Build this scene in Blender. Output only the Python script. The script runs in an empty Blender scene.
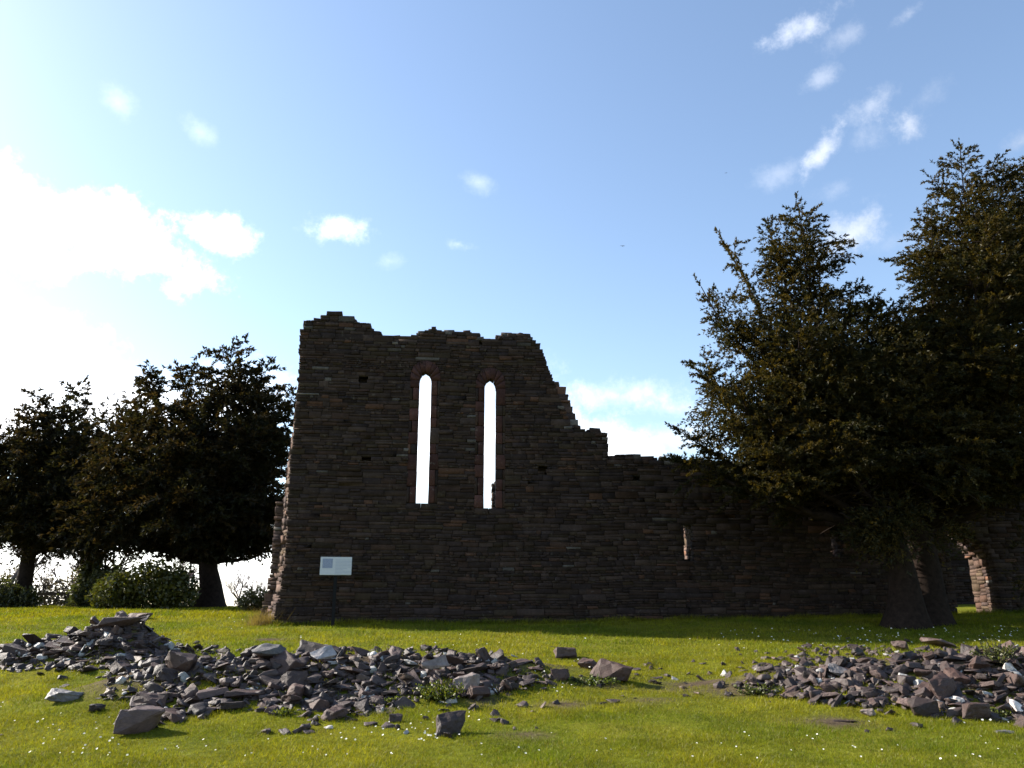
import bpy, bmesh, math, random
import numpy as np
from mathutils import Vector, Matrix, noise as mnoise

rng = np.random.default_rng(7)
random.seed(7)
scene = bpy.context.scene
COL = scene.collection

# ------------------------------------------------------------------ camera
F = 1024 * 28 / 36.0
PITCH = math.atan((605 - 384) / F)
CAM = np.array([0.0, 0.0, 1.6])
cd = bpy.data.cameras.new("camera"); cam = bpy.data.objects.new("camera", cd); COL.objects.link(cam)
cd.lens = 28; cd.sensor_width = 36; cd.clip_start = 0.1; cd.clip_end = 6000
cam.location = CAM; cam.rotation_euler = (math.pi / 2 + PITCH, 0, 0)
scene.camera = cam

# ------------------------------------------------------------------ sun and sky
SUN_EL = math.radians(31); SUN_AZ = math.radians(70)      # azimuth: from +Y towards -X
S = Vector((-math.sin(SUN_AZ) * math.cos(SUN_EL), math.cos(SUN_AZ) * math.cos(SUN_EL), math.sin(SUN_EL)))
sl = bpy.data.lights.new("sun", 'SUN'); so = bpy.data.objects.new("sun", sl); COL.objects.link(so)
sl.energy = 5.0; sl.angle = math.radians(0.5); sl.color = (1.0, 0.93, 0.82)
so.rotation_euler = S.to_track_quat('Z', 'Y').to_euler(); so.location = (-30, 20, 40)

scene.view_settings.view_transform = 'Standard'; scene.view_settings.look = 'None'
scene.view_settings.gamma = 1.0; scene.view_settings.exposure = 1.3
scene.view_settings.use_curve_mapping = False
scene.cycles.max_bounces = 6; scene.cycles.diffuse_bounces = 3; scene.cycles.transmission_bounces = 4
scene.cycles.transparent_max_bounces = 8


def ray(px, py):
    a, b = (px - 512) / F, (384 - py) / F
    c, s = math.cos(PITCH), math.sin(PITCH)
    return np.array([a, c - b * s, s + b * c])


def at(px, py, Y):
    d = ray(px, py)
    return CAM + d * (Y / d[1])


world = bpy.data.worlds.new("World"); scene.world = world; world.use_nodes = True
wt = world.node_tree; wt.nodes.clear()


def build_world():
    N, L = wt.nodes, wt.links
    sky = N.new('ShaderNodeTexSky'); sky.sky_type = 'NISHITA'; sky.sun_disc = False
    sky.sun_elevation = SUN_EL; sky.sun_rotation = -SUN_AZ
    sky.air_density = 1.0; sky.dust_density = 0.6; sky.ozone_density = 0.8
    tc = N.new('ShaderNodeTexCoord')

    def noise(scale, det, rough=0.6):
        n = N.new('ShaderNodeTexNoise'); n.inputs['Scale'].default_value = scale
        n.inputs['Detail'].default_value = det; n.inputs['Roughness'].default_value = rough
        L.new(tc.outputs['Generated'], n.inputs['Vector']); return n.outputs['Fac']

    def math_(op, a, b=None, c=None, clamp=False):
        m = N.new('ShaderNodeMath'); m.operation = op; m.use_clamp = clamp
        for i, v in enumerate((a, b, c)):
            if v is None: continue
            if isinstance(v, (int, float)): m.inputs[i].default_value = v
            else: L.new(v, m.inputs[i])
        return m.outputs[0]

    n1 = noise(9.0, 6, 0.62); n2 = noise(38.0, 7, 0.7)
    pert = math_('ADD', math_('MULTIPLY', math_('SUBTRACT', n1, 0.5), 1.0), math_('MULTIPLY', math_('SUBTRACT', n2, 0.5), 0.8))
    # direction of the middle, half sizes (radians), roll, opacity, edge softness, roughness of the outline
    clouds = [
        (92, 230, .150, .050, -.22, .95, 1.1, 1.8), (226, 236, .052, .028, -.15, .8, 1.2, 1.8), (10, 232, .12, .060, 0, .95, 1.1, 1.7),
        (30, 350, .10, .058, .35, .9, .9, 1.5), (-20, 410, .10, .080, .2, .95, .8, 1.4), (120, 410, .14, .060, 0, .8, .9, 1.6),
        (250, 400, .08, .06, 0, .55, 1.0, 1.6), (250, 560, .12, .09, 0, .8, .9, 1.4), (60, 560, .16, .09, 0, .7, .9, 1.4),
        (333, 229, .050, .022, .12, .45, 1.3, 2.2), (458, 244, .024, .011, -.1, .35, 1.4, 2.2), (390, 261, .024, .014, 0, .12, 1.5, 2.2),
        (117, 102, .026, .018, -.5, .13, 1.5, 2.2), (200, 133, .022, .018, -.5, .12, 1.5, 2.2), (478, 182, .024, .014, -.4, .16, 1.6, 2.4),
        (790, 33, .056, .016, .25, .50, 1.6, 2.6), (848, 35, .030, .014, .3, .22, 1.6, 2.6), (905, 16, .030, .012, .45, .35, 1.5, 2.4),
        (822, 78, .022, .012, .3, .28, 1.5, 2.4), (868, 107, .042, .015, .3, .36, 1.6, 2.6), (909, 125, .022, .030, .4, .55, 1.5, 2.4),
        (824, 150, .034, .013, .75, .60, 1.4, 2.2), (780, 173, .030, .016, .3, .22, 1.6, 2.4), (872, 138, .025, .020, 0, .25, 1.6, 2.4),
        (852, 234, .050, .026, .5, .62, 1.3, 2.0), (838, 188, .024, .012, .2, .2, 1.6, 2.4), (930, 95, .05, .018, .5, .15, 1.6, 2.6),
        (1022, 142, .022, .012, .3, .35, 1.5, 2.2), (900, 240, .06, .016, .2, .16, 1.6, 2.2),
        (620, 396, .115, .026, -.04, .50, 1.6, 2.4), (670, 408, .070, .018, -.05, .45, 1.5, 2.2), (610, 438, .080, .030, -.12, .8, 1.3, 1.9), (600, 460, .10, .035, 0, .75, 1.0, 1.6),
        (680, 440, .10, .03, 0, .35, 1, 1.6), (450, 440, .20, .12, 0, .75, 1.0, 1.2), (420, 560, .25, .06, 0, .7, .9, 1.2),
    ]
    total = None
    for (px, py, a, b, roll, op, soft, rgh) in clouds:
        if px > 730 and py < 300: op *= .8; rgh *= 1.2
        c = Vector(ray(px, py)).normalized()
        r = c.cross(Vector((0, 0, 1))).normalized(); u = r.cross(c)
        rr = r * math.cos(roll) + u * math.sin(roll); uu = -r * math.sin(roll) + u * math.cos(roll)
        sub = N.new('ShaderNodeVectorMath'); sub.operation = 'SUBTRACT'
        L.new(tc.outputs['Generated'], sub.inputs[0]); sub.inputs[1].default_value = c
        comb = N.new('ShaderNodeCombineXYZ')
        for i, (ax, sc) in enumerate(((rr, a), (uu, b), (c, max(a, b)))):
            d = N.new('ShaderNodeVectorMath'); d.operation = 'DOT_PRODUCT'
            L.new(sub.outputs[0], d.inputs[0]); d.inputs[1].default_value = ax / sc
            L.new(d.outputs['Value'], comb.inputs[i])
        ln = N.new('ShaderNodeVectorMath'); ln.operation = 'LENGTH'; L.new(comb.outputs[0], ln.inputs[0])
        d = math_('SUBTRACT', 1.0, ln.outputs['Value'])
        d = math_('MULTIPLY_ADD', pert, rgh, d)
        mr = N.new('ShaderNodeMapRange'); mr.interpolation_type = 'SMOOTHSTEP'
        L.new(d, mr.inputs['Value']); mr.inputs['From Min'].default_value = 0.0; mr.inputs['From Max'].default_value = soft
        mr.inputs['To Max'].default_value = op
        inv = math_('SUBTRACT', 1.0, mr.outputs[0])
        total = inv if total is None else math_('MULTIPLY', total, inv)
    mask = math_('SUBTRACT', 1.0, total)
    # a thin milky veil towards the sun
    dt = N.new('ShaderNodeVectorMath'); dt.operation = 'DOT_PRODUCT'; L.new(tc.outputs['Generated'], dt.inputs[0]); dt.inputs[1].default_value = S
    cl = N.new('ShaderNodeMixRGB'); cl.blend_type = 'MIX'
    L.new(mask, cl.inputs[0]); L.new(sky.outputs[0], cl.inputs[1])
    cb = N.new('ShaderNodeMapRange'); L.new(dt.outputs['Value'], cb.inputs['Value'])
    cb.inputs['From Min'].default_value = 0.0; cb.inputs['From Max'].default_value = 0.9
    cb.inputs['To Min'].default_value = 3.6; cb.inputs['To Max'].default_value = 14.0
    cc = N.new('ShaderNodeVectorMath'); cc.operation = 'SCALE'; cc.inputs[0].default_value = (1.0, 1.0, 1.02); L.new(cb.outputs[0], cc.inputs['Scale'])
    L.new(cc.outputs[0], cl.inputs[2])
    bg = N.new('ShaderNodeBackground'); bg.inputs['Strength'].default_value = 0.112
    out = N.new('ShaderNodeOutputWorld'); L.new(cl.outputs[0], bg.inputs['Color']); L.new(bg.outputs[0], out.inputs['Surface'])


build_world()


# ------------------------------------------------------------------ helpers
def tag(o, label=None, cat=None, group=None, kind=None):
    if label: o["label"] = label
    if cat: o["category"] = cat
    if group: o["group"] = group
    if kind: o["kind"] = kind
    return o


def link_mesh(name, me, mat, parent=None):
    o = bpy.data.objects.new(name, me); COL.objects.link(o)
    if mat: me.materials.append(mat)
    if parent: o.parent = parent
    return o


def mesh_np(name, V, faces, cols=None, smooth=False):
    """faces: list of int arrays, each (n, k) with the same k."""
    me = bpy.data.meshes.new(name)
    V = np.asarray(V, dtype=np.float32)
    me.vertices.add(len(V)); me.vertices.foreach_set("co", V.ravel())
    faces = [np.asarray(f, dtype=np.int32) for f in faces if len(f)]
    nl = sum(f.size for f in faces); npoly = sum(len(f) for f in faces)
    me.loops.add(nl); me.polygons.add(npoly)
    me.loops.foreach_set("vertex_index", np.concatenate([f.ravel() for f in faces]))
    tot = np.concatenate([np.full(len(f), f.shape[1], dtype=np.int32) for f in faces])
    st = np.concatenate([[0], np.cumsum(tot)[:-1]]).astype(np.int32)
    me.polygons.foreach_set("loop_start", st)
    try: me.polygons.foreach_set("loop_total", tot)
    except Exception: pass
    if smooth: me.polygons.foreach_set("use_smooth", np.ones(npoly, dtype=bool))
    if cols is not None:
        at_ = me.color_attributes.new("Col", 'FLOAT_COLOR', 'POINT')
        c4 = np.ones((len(V), 4), dtype=np.float32); c4[:, :3] = cols
        at_.data.foreach_set("color", c4.ravel())
    me.update(calc_edges=True); me.validate()
    return me


def empty(name, loc):
    o = bpy.data.objects.new(name, None); COL.objects.link(o); o.location = loc; o.empty_display_size = 0.3
    return o


def localise(me, root):
    """mesh built in world coordinates -> coordinates of a root that is only moved."""
    me.transform(Matrix.Translation(-Vector(root.location)))


def vnoise(x, y, seed=0):
    xi = np.floor(x).astype(np.int64); yi = np.floor(y).astype(np.int64); xf = x - xi; yf = y - yi

    def h(a, b):
        n = (a * 374761393 + b * 668265263 + seed * 974711) & 0x7fffffff
        n = ((n ^ (n >> 13)) * 1274126177) & 0x7fffffff
        return ((n ^ (n >> 16)) & 0xffff) / 65535.0
    u = xf * xf * (3 - 2 * xf); v = yf * yf * (3 - 2 * yf)
    return (h(xi, yi) * (1 - u) + h(xi + 1, yi) * u) * (1 - v) + (h(xi, yi + 1) * (1 - u) + h(xi + 1, yi + 1) * u) * v


def fbm(x, y, seed=0, o=4):
    s = 0; a = 0.5
    for i in range(o):
        s = s + a * vnoise(x * 2 ** i, y * 2 ** i, seed + i); a *= 0.5
    return s


# ------------------------------------------------------------------ materials
def new_mat(name):
    m = bpy.data.materials.new(name); m.use_nodes = True
    nt = m.node_tree; nt.nodes.clear()
    out = nt.nodes.new('ShaderNodeOutputMaterial')
    return m, nt, nt.nodes, nt.links, out


def noise_node(nt, scale, detail=5, rough=0.6, vec=None, coord='Object', stretch=None):
    n = nt.nodes.new('ShaderNodeTexNoise'); n.inputs['Scale'].default_value = scale
    n.inputs['Detail'].default_value = detail; n.inputs['Roughness'].default_value = rough
    tc = nt.nodes.new('ShaderNodeTexCoord'); src = tc.outputs[coord]
    if stretch:
        mp = nt.nodes.new('ShaderNodeMapping'); mp.inputs['Scale'].default_value = stretch
        nt.links.new(src, mp.inputs['Vector']); src = mp.outputs[0]
    nt.links.new(src, n.inputs['Vector'])
    return n


def ramp(nt, src, stops):
    r = nt.nodes.new('ShaderNodeValToRGB'); e = r.color_ramp.elements
    while len(e) < len(stops): e.new(0.5)
    for i, (p, c) in enumerate(stops):
        e[i].position = p; e[i].color = (c[0], c[1], c[2], 1) if not isinstance(c, (int, float)) else (c, c, c, 1)
    nt.links.new(src, r.inputs[0]); return r.outputs[0]


def mix(nt, fac, a, b, mode='MIX'):
    m = nt.nodes.new('ShaderNodeMixRGB'); m.blend_type = mode
    for i, v in enumerate((fac, a, b)):
        if isinstance(v, (int, float)): m.inputs[i].default_value = v if i == 0 else (v, v, v, 1)
        elif isinstance(v, tuple): m.inputs[i].default_value = (*v, 1)
        else: nt.links.new(v, m.inputs[i])
    return m.outputs[0]


def attr_col(nt, name="Col"):
    a = nt.nodes.new('ShaderNodeAttribute'); a.attribute_name = name; return a.outputs['Color']


def stone_mat(name, src='attr', base=(0.15, 0.13, 0.14), rough=0.85, lichen=0.5, spec=0.3, bump=0.6, scale=1.0, strata=None):
    m, nt, N, L, out = new_mat(name)
    p = N.new('ShaderNodeBsdfPrincipled'); L.new(p.outputs[0], out.inputs[0])
    p.inputs['Roughness'].default_value = rough; p.inputs['Specular IOR Level'].default_value = spec
    if src == 'attr': c = attr_col(nt)
    else:
        oi = N.new('ShaderNodeObjectInfo')
        c = ramp(nt, oi.outputs['Random'], [(0, tuple(x * .55 for x in base)), (.4, base), (.7, (base[0] * 1.35, base[1] * 1.12, base[2] * .98)), (.93, tuple(x * 1.5 for x in base)), (1, tuple(x * 2.6 for x in base))])
    n1 = noise_node(nt, 3.5 * scale, 6, .65); n2 = noise_node(nt, 17 * scale, 6, .7, stretch=strata)
    v1 = ramp(nt, n1.outputs['Fac'], [(.25, .62), (.75, 1.35)]); v2 = ramp(nt, n2.outputs['Fac'], [(.3, .7), (.7, 1.3)])
    c = mix(nt, 1.0, c, v1, 'MULTIPLY'); c = mix(nt, 1.0, c, v2, 'MULTIPLY')
    n3 = noise_node(nt, 9 * scale, 4, .6); f3 = ramp(nt, n3.outputs['Fac'], [(.62, 0), (.70, lichen)])
    c = mix(nt, f3, c, (0.30, 0.29, 0.25))
    L.new(c, p.inputs['Base Color'])
    b = N.new('ShaderNodeBump'); b.inputs['Strength'].default_value = bump; b.inputs['Distance'].default_value = 0.02
    n4 = noise_node(nt, 26 * scale, 8, .7, stretch=strata); L.new(n4.outputs['Fac'], b.inputs['Height'])
    L.new(b.outputs[0], p.inputs['Normal'])
    return m


M_WALL = stone_mat("rubble masonry", 'attr', rough=.95, lichen=.12, spec=.15, bump=.8)
M_MORTAR = stone_mat("lime mortar", 'obj', base=(.028, .023, .020), rough=.95, lichen=.1, spec=.1, bump=.6)
M_SAND = stone_mat("red sandstone", 'attr', rough=.92, lichen=.15, spec=.15, bump=.5)
M_SLATE = stone_mat("slate rubble", 'obj', base=(.050, .033, .029), rough=.56, lichen=.10, spec=.28, bump=.5, scale=1.4, strata=(1, 1, 4))
M_SLATE_SMALL = stone_mat("slate chips", 'attr', rough=.55, lichen=.12, spec=.30, bump=.5, scale=1.2)


def plain_mat(name, col, rough=.6, metal=0.0, spec=.4, var=.15, scale=20):
    m, nt, N, L, out = new_mat(name)
    p = N.new('ShaderNodeBsdfPrincipled'); L.new(p.outputs[0], out.inputs[0])
    n = noise_node(nt, scale, 4); v = ramp(nt, n.outputs['Fac'], [(.3, 1 - var), (.7, 1 + var)])
    L.new(mix(nt, 1.0, col, v, 'MULTIPLY'), p.inputs['Base Color'])
    p.inputs['Roughness'].default_value = rough; p.inputs['Metallic'].default_value = metal; p.inputs['Specular IOR Level'].default_value = spec
    return m


def leaf_mat(name, trans=.35, gloss=.06, tint=(1.2, 1.2, .6)):
    m, nt, N, L, out = new_mat(name)
    c = attr_col(nt)
    d = N.new('ShaderNodeBsdfDiffuse'); L.new(c, d.inputs[0])
    t = N.new('ShaderNodeBsdfTranslucent'); L.new(mix(nt, 1.0, c, tint, 'MULTIPLY'), t.inputs[0])
    g = N.new('ShaderNodeBsdfGlossy'); g.inputs['Roughness'].default_value = .45; g.inputs[0].default_value = (.8, .8, .75, 1)
    m1 = N.new('ShaderNodeMixShader'); m1.inputs[0].default_value = trans; L.new(d.outputs[0], m1.inputs[1]); L.new(t.outputs[0], m1.inputs[2])
    m2 = N.new('ShaderNodeMixShader'); m2.inputs[0].default_value = gloss; L.new(m1.outputs[0], m2.inputs[1]); L.new(g.outputs[0], m2.inputs[2])
    L.new(m2.outputs[0], out.inputs[0])
    return m


M_YEW = leaf_mat("yew needles", .38, .012, (1.55, 1.35, .5))
M_LEAF = leaf_mat("broad leaves", .4, .04, (1.2, 1.25, .5))
M_GRASS = leaf_mat("grass blades", .45, .015, (1.35, 1.25, .5))
M_BARK = plain_mat("bark", (.022, .015, .012), .95, spec=.1, var=.4, scale=8)
M_TWIG = plain_mat("bare twigs", (.13, .10, .105), .9, spec=.1, var=.2)
M_POST = plain_mat("dark painted post", (.009, .009, .011), .75, spec=.15)
M_PANEL = plain_mat("sign panel", (.48, .49, .50), .5, var=.03)
M_PRINT = plain_mat("sign picture", (.22, .25, .33), .5, var=.5, scale=60)
M_TEXT = plain_mat("sign text", (.33, .36, .42), .5, var=.05)
M_WOOD = plain_mat("weathered wood", (.07, .05, .04), .85, var=.3)
M_PETAL = plain_mat("daisy petals", (.82, .82, .78), .7, var=.03)
M_YOLK = plain_mat("daisy centre", (.75, .55, .05), .7)
M_BIRD = plain_mat("bird feathers", (.05, .045, .045), .8)


# ------------------------------------------------------------------ ground
MOUNDS = [  # x, y, rx, ry, h
    (-7.55, 16.3, .85, 1.0, .66), (-8.9, 15.9, 1.6, .9, .34), (-10.9, 15.6, 1.7, .9, .26), (-6.6, 15.2, 1.0, .8, .15),
    (-5.3, 12.2, 1.1, .95, .30), (-3.9, 12.7, 1.3, 1.0, .40), (-2.2, 13.2, 1.4, 1.0, .42), (-0.6, 13.6, 1.1, .9, .30), (.5, 14.0, .8, .8, .18), (1.5, 14.2, .7, .7, .16),
    (5.2, 13.0, 1.0, .9, .36), (6.9, 12.6, 1.4, 1.0, .48), (9.0, 12.8, 1.5, 1.1, .54), (3.9, 13.4, .7, .6, .14),
]
PY = np.array([-400, -60, 0, 6, 8, 9, 12, 16, 20, 24, 28, 34, 40, 46, 54, 70, 120, 300, 1000, 5000.])
PZ = np.array([-6, -.8, -.06, -.03, .02, .07, .26, .52, .78, 1.03, 1.20, 1.38, 1.46, 1.40, 1.1, .1, -4, -16, -40, -40.])


def ground_base(x, y):
    from_ = np.interp(y, PY, PZ)
    k = np.clip((y - 15) / 9, 0, 1) * np.clip(1 - (y - 40) / 40, 0, 1)
    return from_ + .013 * np.clip(x, 0, 25) * k


def ground_z(x, y):
    x = np.asarray(x, float); y = np.asarray(y, float)
    z = ground_base(x, y)
    near = np.clip(1 - (y - 60) / 60, 0, 1)
    z = z + near * (.16 * (fbm(x * .25, y * .25, 3, 3) - .44) + .05 * (fbm(x * 1.3, y * 1.3, 9, 3) - .44))
    for (mx, my, rx, ry, h) in MOUNDS:
        z = z + h * np.exp(-((x - mx) / rx) ** 2 - ((y - my) / ry) ** 2)
    return z


def gz(x, y): return float(ground_z(np.array([x]), np.array([y]))[0])


def hit(px, py, y0=6.0, y1=60.0):
    """where the sight line through a picture point meets the ground"""
    d = ray(px, py); ys = np.arange(y0, y1, .05)
    P = CAM[None] + d[None] * (ys / d[1])[:, None]
    below = P[:, 2] <= ground_z(P[:, 0], P[:, 1])
    if not below.any(): return None
    return P[int(np.argmax(below))]


def axis(fine0, fine1, step, far0, far1, g=1.18):
    a = list(np.arange(fine0, fine1 + 1e-6, step)); s = step; x = a[-1]
    while x < far1: s *= g; x += s; a.append(x)
    s = step; x = a[0]; b = []
    while x > far0: s *= g; x -= s; b.append(x)
    return np.array(b[::-1] + a)


SOIL_SPOTS = []   # x, y, r
for (px, py, r) in [(700, 683, .55), (735, 690, .6), (668, 690, .4), (650, 700, .35), (830, 723, .45), (560, 705, .35), (600, 685, .4), (880, 640, .3), (520, 735, .3), (270, 640, .4), (480, 700, .3)]:
    p = hit(px, py)
    if p is not None: SOIL_SPOTS.append((p[0], p[1], r))


def soil_mask(x, y):
    s = np.zeros_like(x)
    for (mx, my, rx, ry, h) in MOUNDS:
        s = np.maximum(s, min(1, h * 3.2) * np.exp(-1.1 * (((x - mx) / rx) ** 2 + ((y - my) / ry) ** 2)))
    for (sx, sy, r) in SOIL_SPOTS:
        s = np.maximum(s, .72 * np.exp(-((x - sx) / (r * 1.5)) ** 2 - ((y - sy) / r) ** 2))
    return np.clip(s * 1.7 + (fbm(x * 2.2, y * 2.2, 21, 3) - .45) * 1.1 - .28, 0, 1)


def build_ground():
    xs = axis(-20, 20, .14, -3000, 3000); ys = axis(6, 30, .12, -400, 5000)
    X, Y = np.meshgrid(xs, ys); Z = ground_z(X, Y)
    V = np.stack([X.ravel(), Y.ravel(), Z.ravel()], 1)
    nx, ny = len(xs), len(ys); idx = np.arange(nx * ny).reshape(ny, nx)
    Q = np.stack([idx[:-1, :-1].ravel(), idx[:-1, 1:].ravel(), idx[1:, 1:].ravel(), idx[1:, :-1].ravel()], 1)
    s = soil_mask(X, Y).ravel()
    cols = np.stack([s, s, s], 1)
    me = mesh_np("ground", V, [Q], cols, smooth=True)
    m, nt, N, L, out = new_mat("lawn and soil")
    d = N.new('ShaderNodeBsdfPrincipled'); d.inputs['Roughness'].default_value = 1; d.inputs['Specular IOR Level'].default_value = .05
    L.new(d.outputs[0], out.inputs[0])
    n1 = noise_node(nt, .55, 5, .6); n2 = noise_node(nt, 9, 5, .7)
    g = ramp(nt, n1.outputs['Fac'], [(.3, (.085, .098, .010)), (.5, (.120, .130, .011)), (.72, (.165, .150, .018))])
    g = mix(nt, 1.0, g, ramp(nt, n2.outputs['Fac'], [(.3, .6), (.7, 1.35)]), 'MULTIPLY')
    so_ = ramp(nt, n2.outputs['Fac'], [(.3, (.045, .032, .022)), (.7, (.115, .085, .055))])
    sep = N.new('ShaderNodeSeparateColor'); L.new(attr_col(nt), sep.inputs[0])
    L.new(mix(nt, sep.outputs[0], g, so_), d.inputs['Base Color'])
    b = N.new('ShaderNodeBump'); b.inputs['Distance'].default_value = .04; b.inputs['Strength'].default_value = .9
    n3 = noise_node(nt, 22, 6, .7); L.new(n3.outputs['Fac'], b.inputs['Height']); L.new(b.outputs[0], d.inputs['Normal'])
    o = link_mesh("ground", me, m)
    tag(o, "sloping mown lawn with bare soil under the stone heaps", "ground", kind="structure")


build_ground()


# ------------------------------------------------------------------ masonry
WANG = math.radians(5.0)
P0 = np.array(at(276, 621, 24.0)); P0[2] = 0
WU = np.array([math.cos(WANG), math.sin(WANG), 0]); WD = np.array([-math.sin(WANG), math.cos(WANG), 0])


def wall_uz(px, py, depth=0.0):
    d = ray(px, py); o = CAM - (P0 + WD * depth)
    t = -(o @ WD) / (d @ WD); p = CAM + d * t
    return float((p - P0) @ WU), float(p[2])


class Stones:
    def __init__(s): s.V = []; s.Q = []; s.C = []; s.n = 0

    def add(s, u0, u1, z0, z1, d0, d1, col, sl=0.0, sr=0.0, ch=.018, jit=.012, prot=0.0):
        """a roughly squared stone: sl / sr slant its ends outwards towards the back"""
        r = rng.uniform(-jit, jit, (12, 3))
        f = d0 - prot; c = min(ch, (u1 - u0) * .22, (z1 - z0) * .25)
        A = [(u0 + c, f, z0 + c), (u1 - c, f, z0 + c), (u1 - c, f, z1 - c), (u0 + c, f, z1 - c),
             (u0, f + c * 1.2, z0), (u1, f + c * 1.2, z0), (u1, f + c * 1.2, z1), (u0, f + c * 1.2, z1),
             (u0 - sl, d1, z0), (u1 + sr, d1, z0), (u1 + sr, d1, z1), (u0 - sl, d1, z1)]
        A = np.array(A) + r * np.array([1, 1, .6])
        s.V.append(A); n = s.n
        q = [(0, 1, 2, 3)]
        for i in range(4):
            j = (i + 1) % 4
            q += [(4 + i, 4 + j, j, i), (8 + i, 8 + j, 4 + j, 4 + i)]
        q.append((11, 10, 9, 8))
        s.Q.append(np.array(q) + n); s.n += 12
        cc = np.array(col)[None] * rng.uniform(.92, 1.08, (12, 1)); s.C.append(cc)

    def mesh(s, name, origin, U, D):
        V = np.concatenate(s.V)
        W = origin[None] + V[:, :1] * U[None] + V[:, 1:2] * D[None] + V[:, 2:] * np.array([[0, 0, 1.]])
        return mesh_np(name, W, [np.concatenate(s.Q)], np.concatenate(s.C))


PAL = np.array([(.150, .118, .098), (.120, .098, .088), (.165, .135, .110), (.110, .092, .088), (.140, .120, .085), (.165, .120, .095), (.130, .112, .108), (.18, .15, .13)]) * np.array([.250, .204, .192])


def stone_col(pale=0.0):
    c = PAL[rng.integers(len(PAL))] * rng.uniform(.70, 1.25)
    k = rng.random()
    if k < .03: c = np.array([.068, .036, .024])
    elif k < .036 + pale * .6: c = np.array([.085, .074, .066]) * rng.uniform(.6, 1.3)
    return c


def masonry(st, core, topf, leftf, umax, zmin, zmax, layers, du=.04, wave=True, rows=(.06, .23), wmul=(1.2, 4.6), pale_top=.18, end_fn=None, split=None, topple=0):
    us = np.arange(-1.5, umax, du)
    z = zmin; R = []
    while z < zmax:
        h = rng.choice([rng.uniform(rows[0], rows[0] + .05), rng.uniform(rows[0] + .03, rows[1] - .05), rng.uniform(rows[1] - .07, rows[1])], p=[.4, .43, .17])
        R.append((z, z + h)); z += h
    top0 = np.array([topf(u) for u in us]) + .15 * (fbm(us * 2.6 + 30, us * 0 + 3.3, 91, 3) - .44)
    for li, ly in enumerate(layers):
        d0, d1 = ly['d']; tops = top0 + ly.get('dtop', 0) + (rng.normal(0, .05, 1) if li else 0)
        if 'topf' in ly: tops = np.array([ly['topf'](u) for u in us])
        if li:
            R = []; z = zmin
            while z < zmax: h = rng.uniform(.08, .26); R.append((z, z + h)); z += h
        for (z0, z1) in R:
            zm = (z0 + z1) / 2
            ok = (us >= leftf(zm) - ly['left'](zm)) & (tops > zm)
            for op in ly['open']:
                a = op(zm)
                if a: ok &= ~((us > a[0]) & (us < a[1]))
            if not ok.any(): continue
            e = np.flatnonzero(np.diff(np.concatenate([[0], ok.astype(int), [0]])))
            for a, b in zip(e[::2], e[1::2]):
                ua, ub = us[a], us[b - 1]
                if ub - ua < .06: continue
                wz = lambda u: (.035 * math.sin(.55 * u + 1) + .02 * math.sin(1.9 * u)) if wave else 0
                if ub - ua > .14:
                    cuts = [ua + .05] + ([split] if split and ua + .1 < split < ub - .1 else []) + [ub - .05]
                    for c0, c1 in zip(cuts, cuts[1:]):
                        core.add(c0, c1, z0 - .002, z1 + .002, d0 + (.04 if li == 0 else .02), d1 - .01, (.026, .021, .018), jit=0, ch=.001)
                u = ua
                while u < ub - .02:
                    h = z1 - z0
                    w = max(.1, min(.95, h * rng.uniform(*wmul)))
                    if ub - (u + w) < .14: w = ub - u
                    first, last = u == ua, u + w >= ub - 1e-6
                    inner = li > 0 and not (u - ua < .7 or ub - u - w < .7) and np.interp(u, us, tops) - zm > .5
                    if not inner:
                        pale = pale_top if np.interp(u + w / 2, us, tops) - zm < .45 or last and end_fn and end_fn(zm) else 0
                        dz = wz(u + w / 2)
                        sl = ly.get('sl', lambda z: 0)(zm) if first and a <= 60 else 0
                        g = rng.uniform(.002, .012)
                        parts = [(z0, z1)]
                        if h > .14 and rng.random() < .55:
                            k = rng.uniform(.35, .65); parts = [(z0, z0 + h * k), (z0 + h * k, z1)]
                        for (q0, q1) in parts:
                            ext = rng.uniform(-.02, .02) if last or first else 0
                            st.add(u + g / 2 - (ext if first else 0), u + w - g / 2 + (ext if last else 0), q0 + g / 2 + dz, q1 - g / 2 + dz, d0 - (rng.uniform(0, .14) if li else 0), d1 - .03,
                                   stone_col(pale) * (2.4 if li else 1), sl=sl, prot=rng.uniform(-.012, .016) + (.02 if rng.random() < .05 else 0), ch=rng.uniform(.008, .02), jit=.016)  # inner layers paler: sunlight on broken end and reveals is painted into the colour
                    u += w
    if topple:
        for k in range(topple):
            u = rng.uniform(us[0] + 1.6, umax - .3); zt = topf(u)
            if abs(topf(u + .2) - zt) > .25 or zt < zmin: continue
            w, h, d = rng.uniform(.16, .42), rng.uniform(.05, .15), rng.uniform(0, .5)
            st.add(u - w / 2, u + w / 2, zt - .08, zt - .03 + h, d, d + rng.uniform(.25, .4), stone_col(.25), jit=.035, ch=.03)
    return R


def poly_uz(pts, depth=0.0): return np.array([wall_uz(a, b, depth) for a, b in pts])


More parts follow.
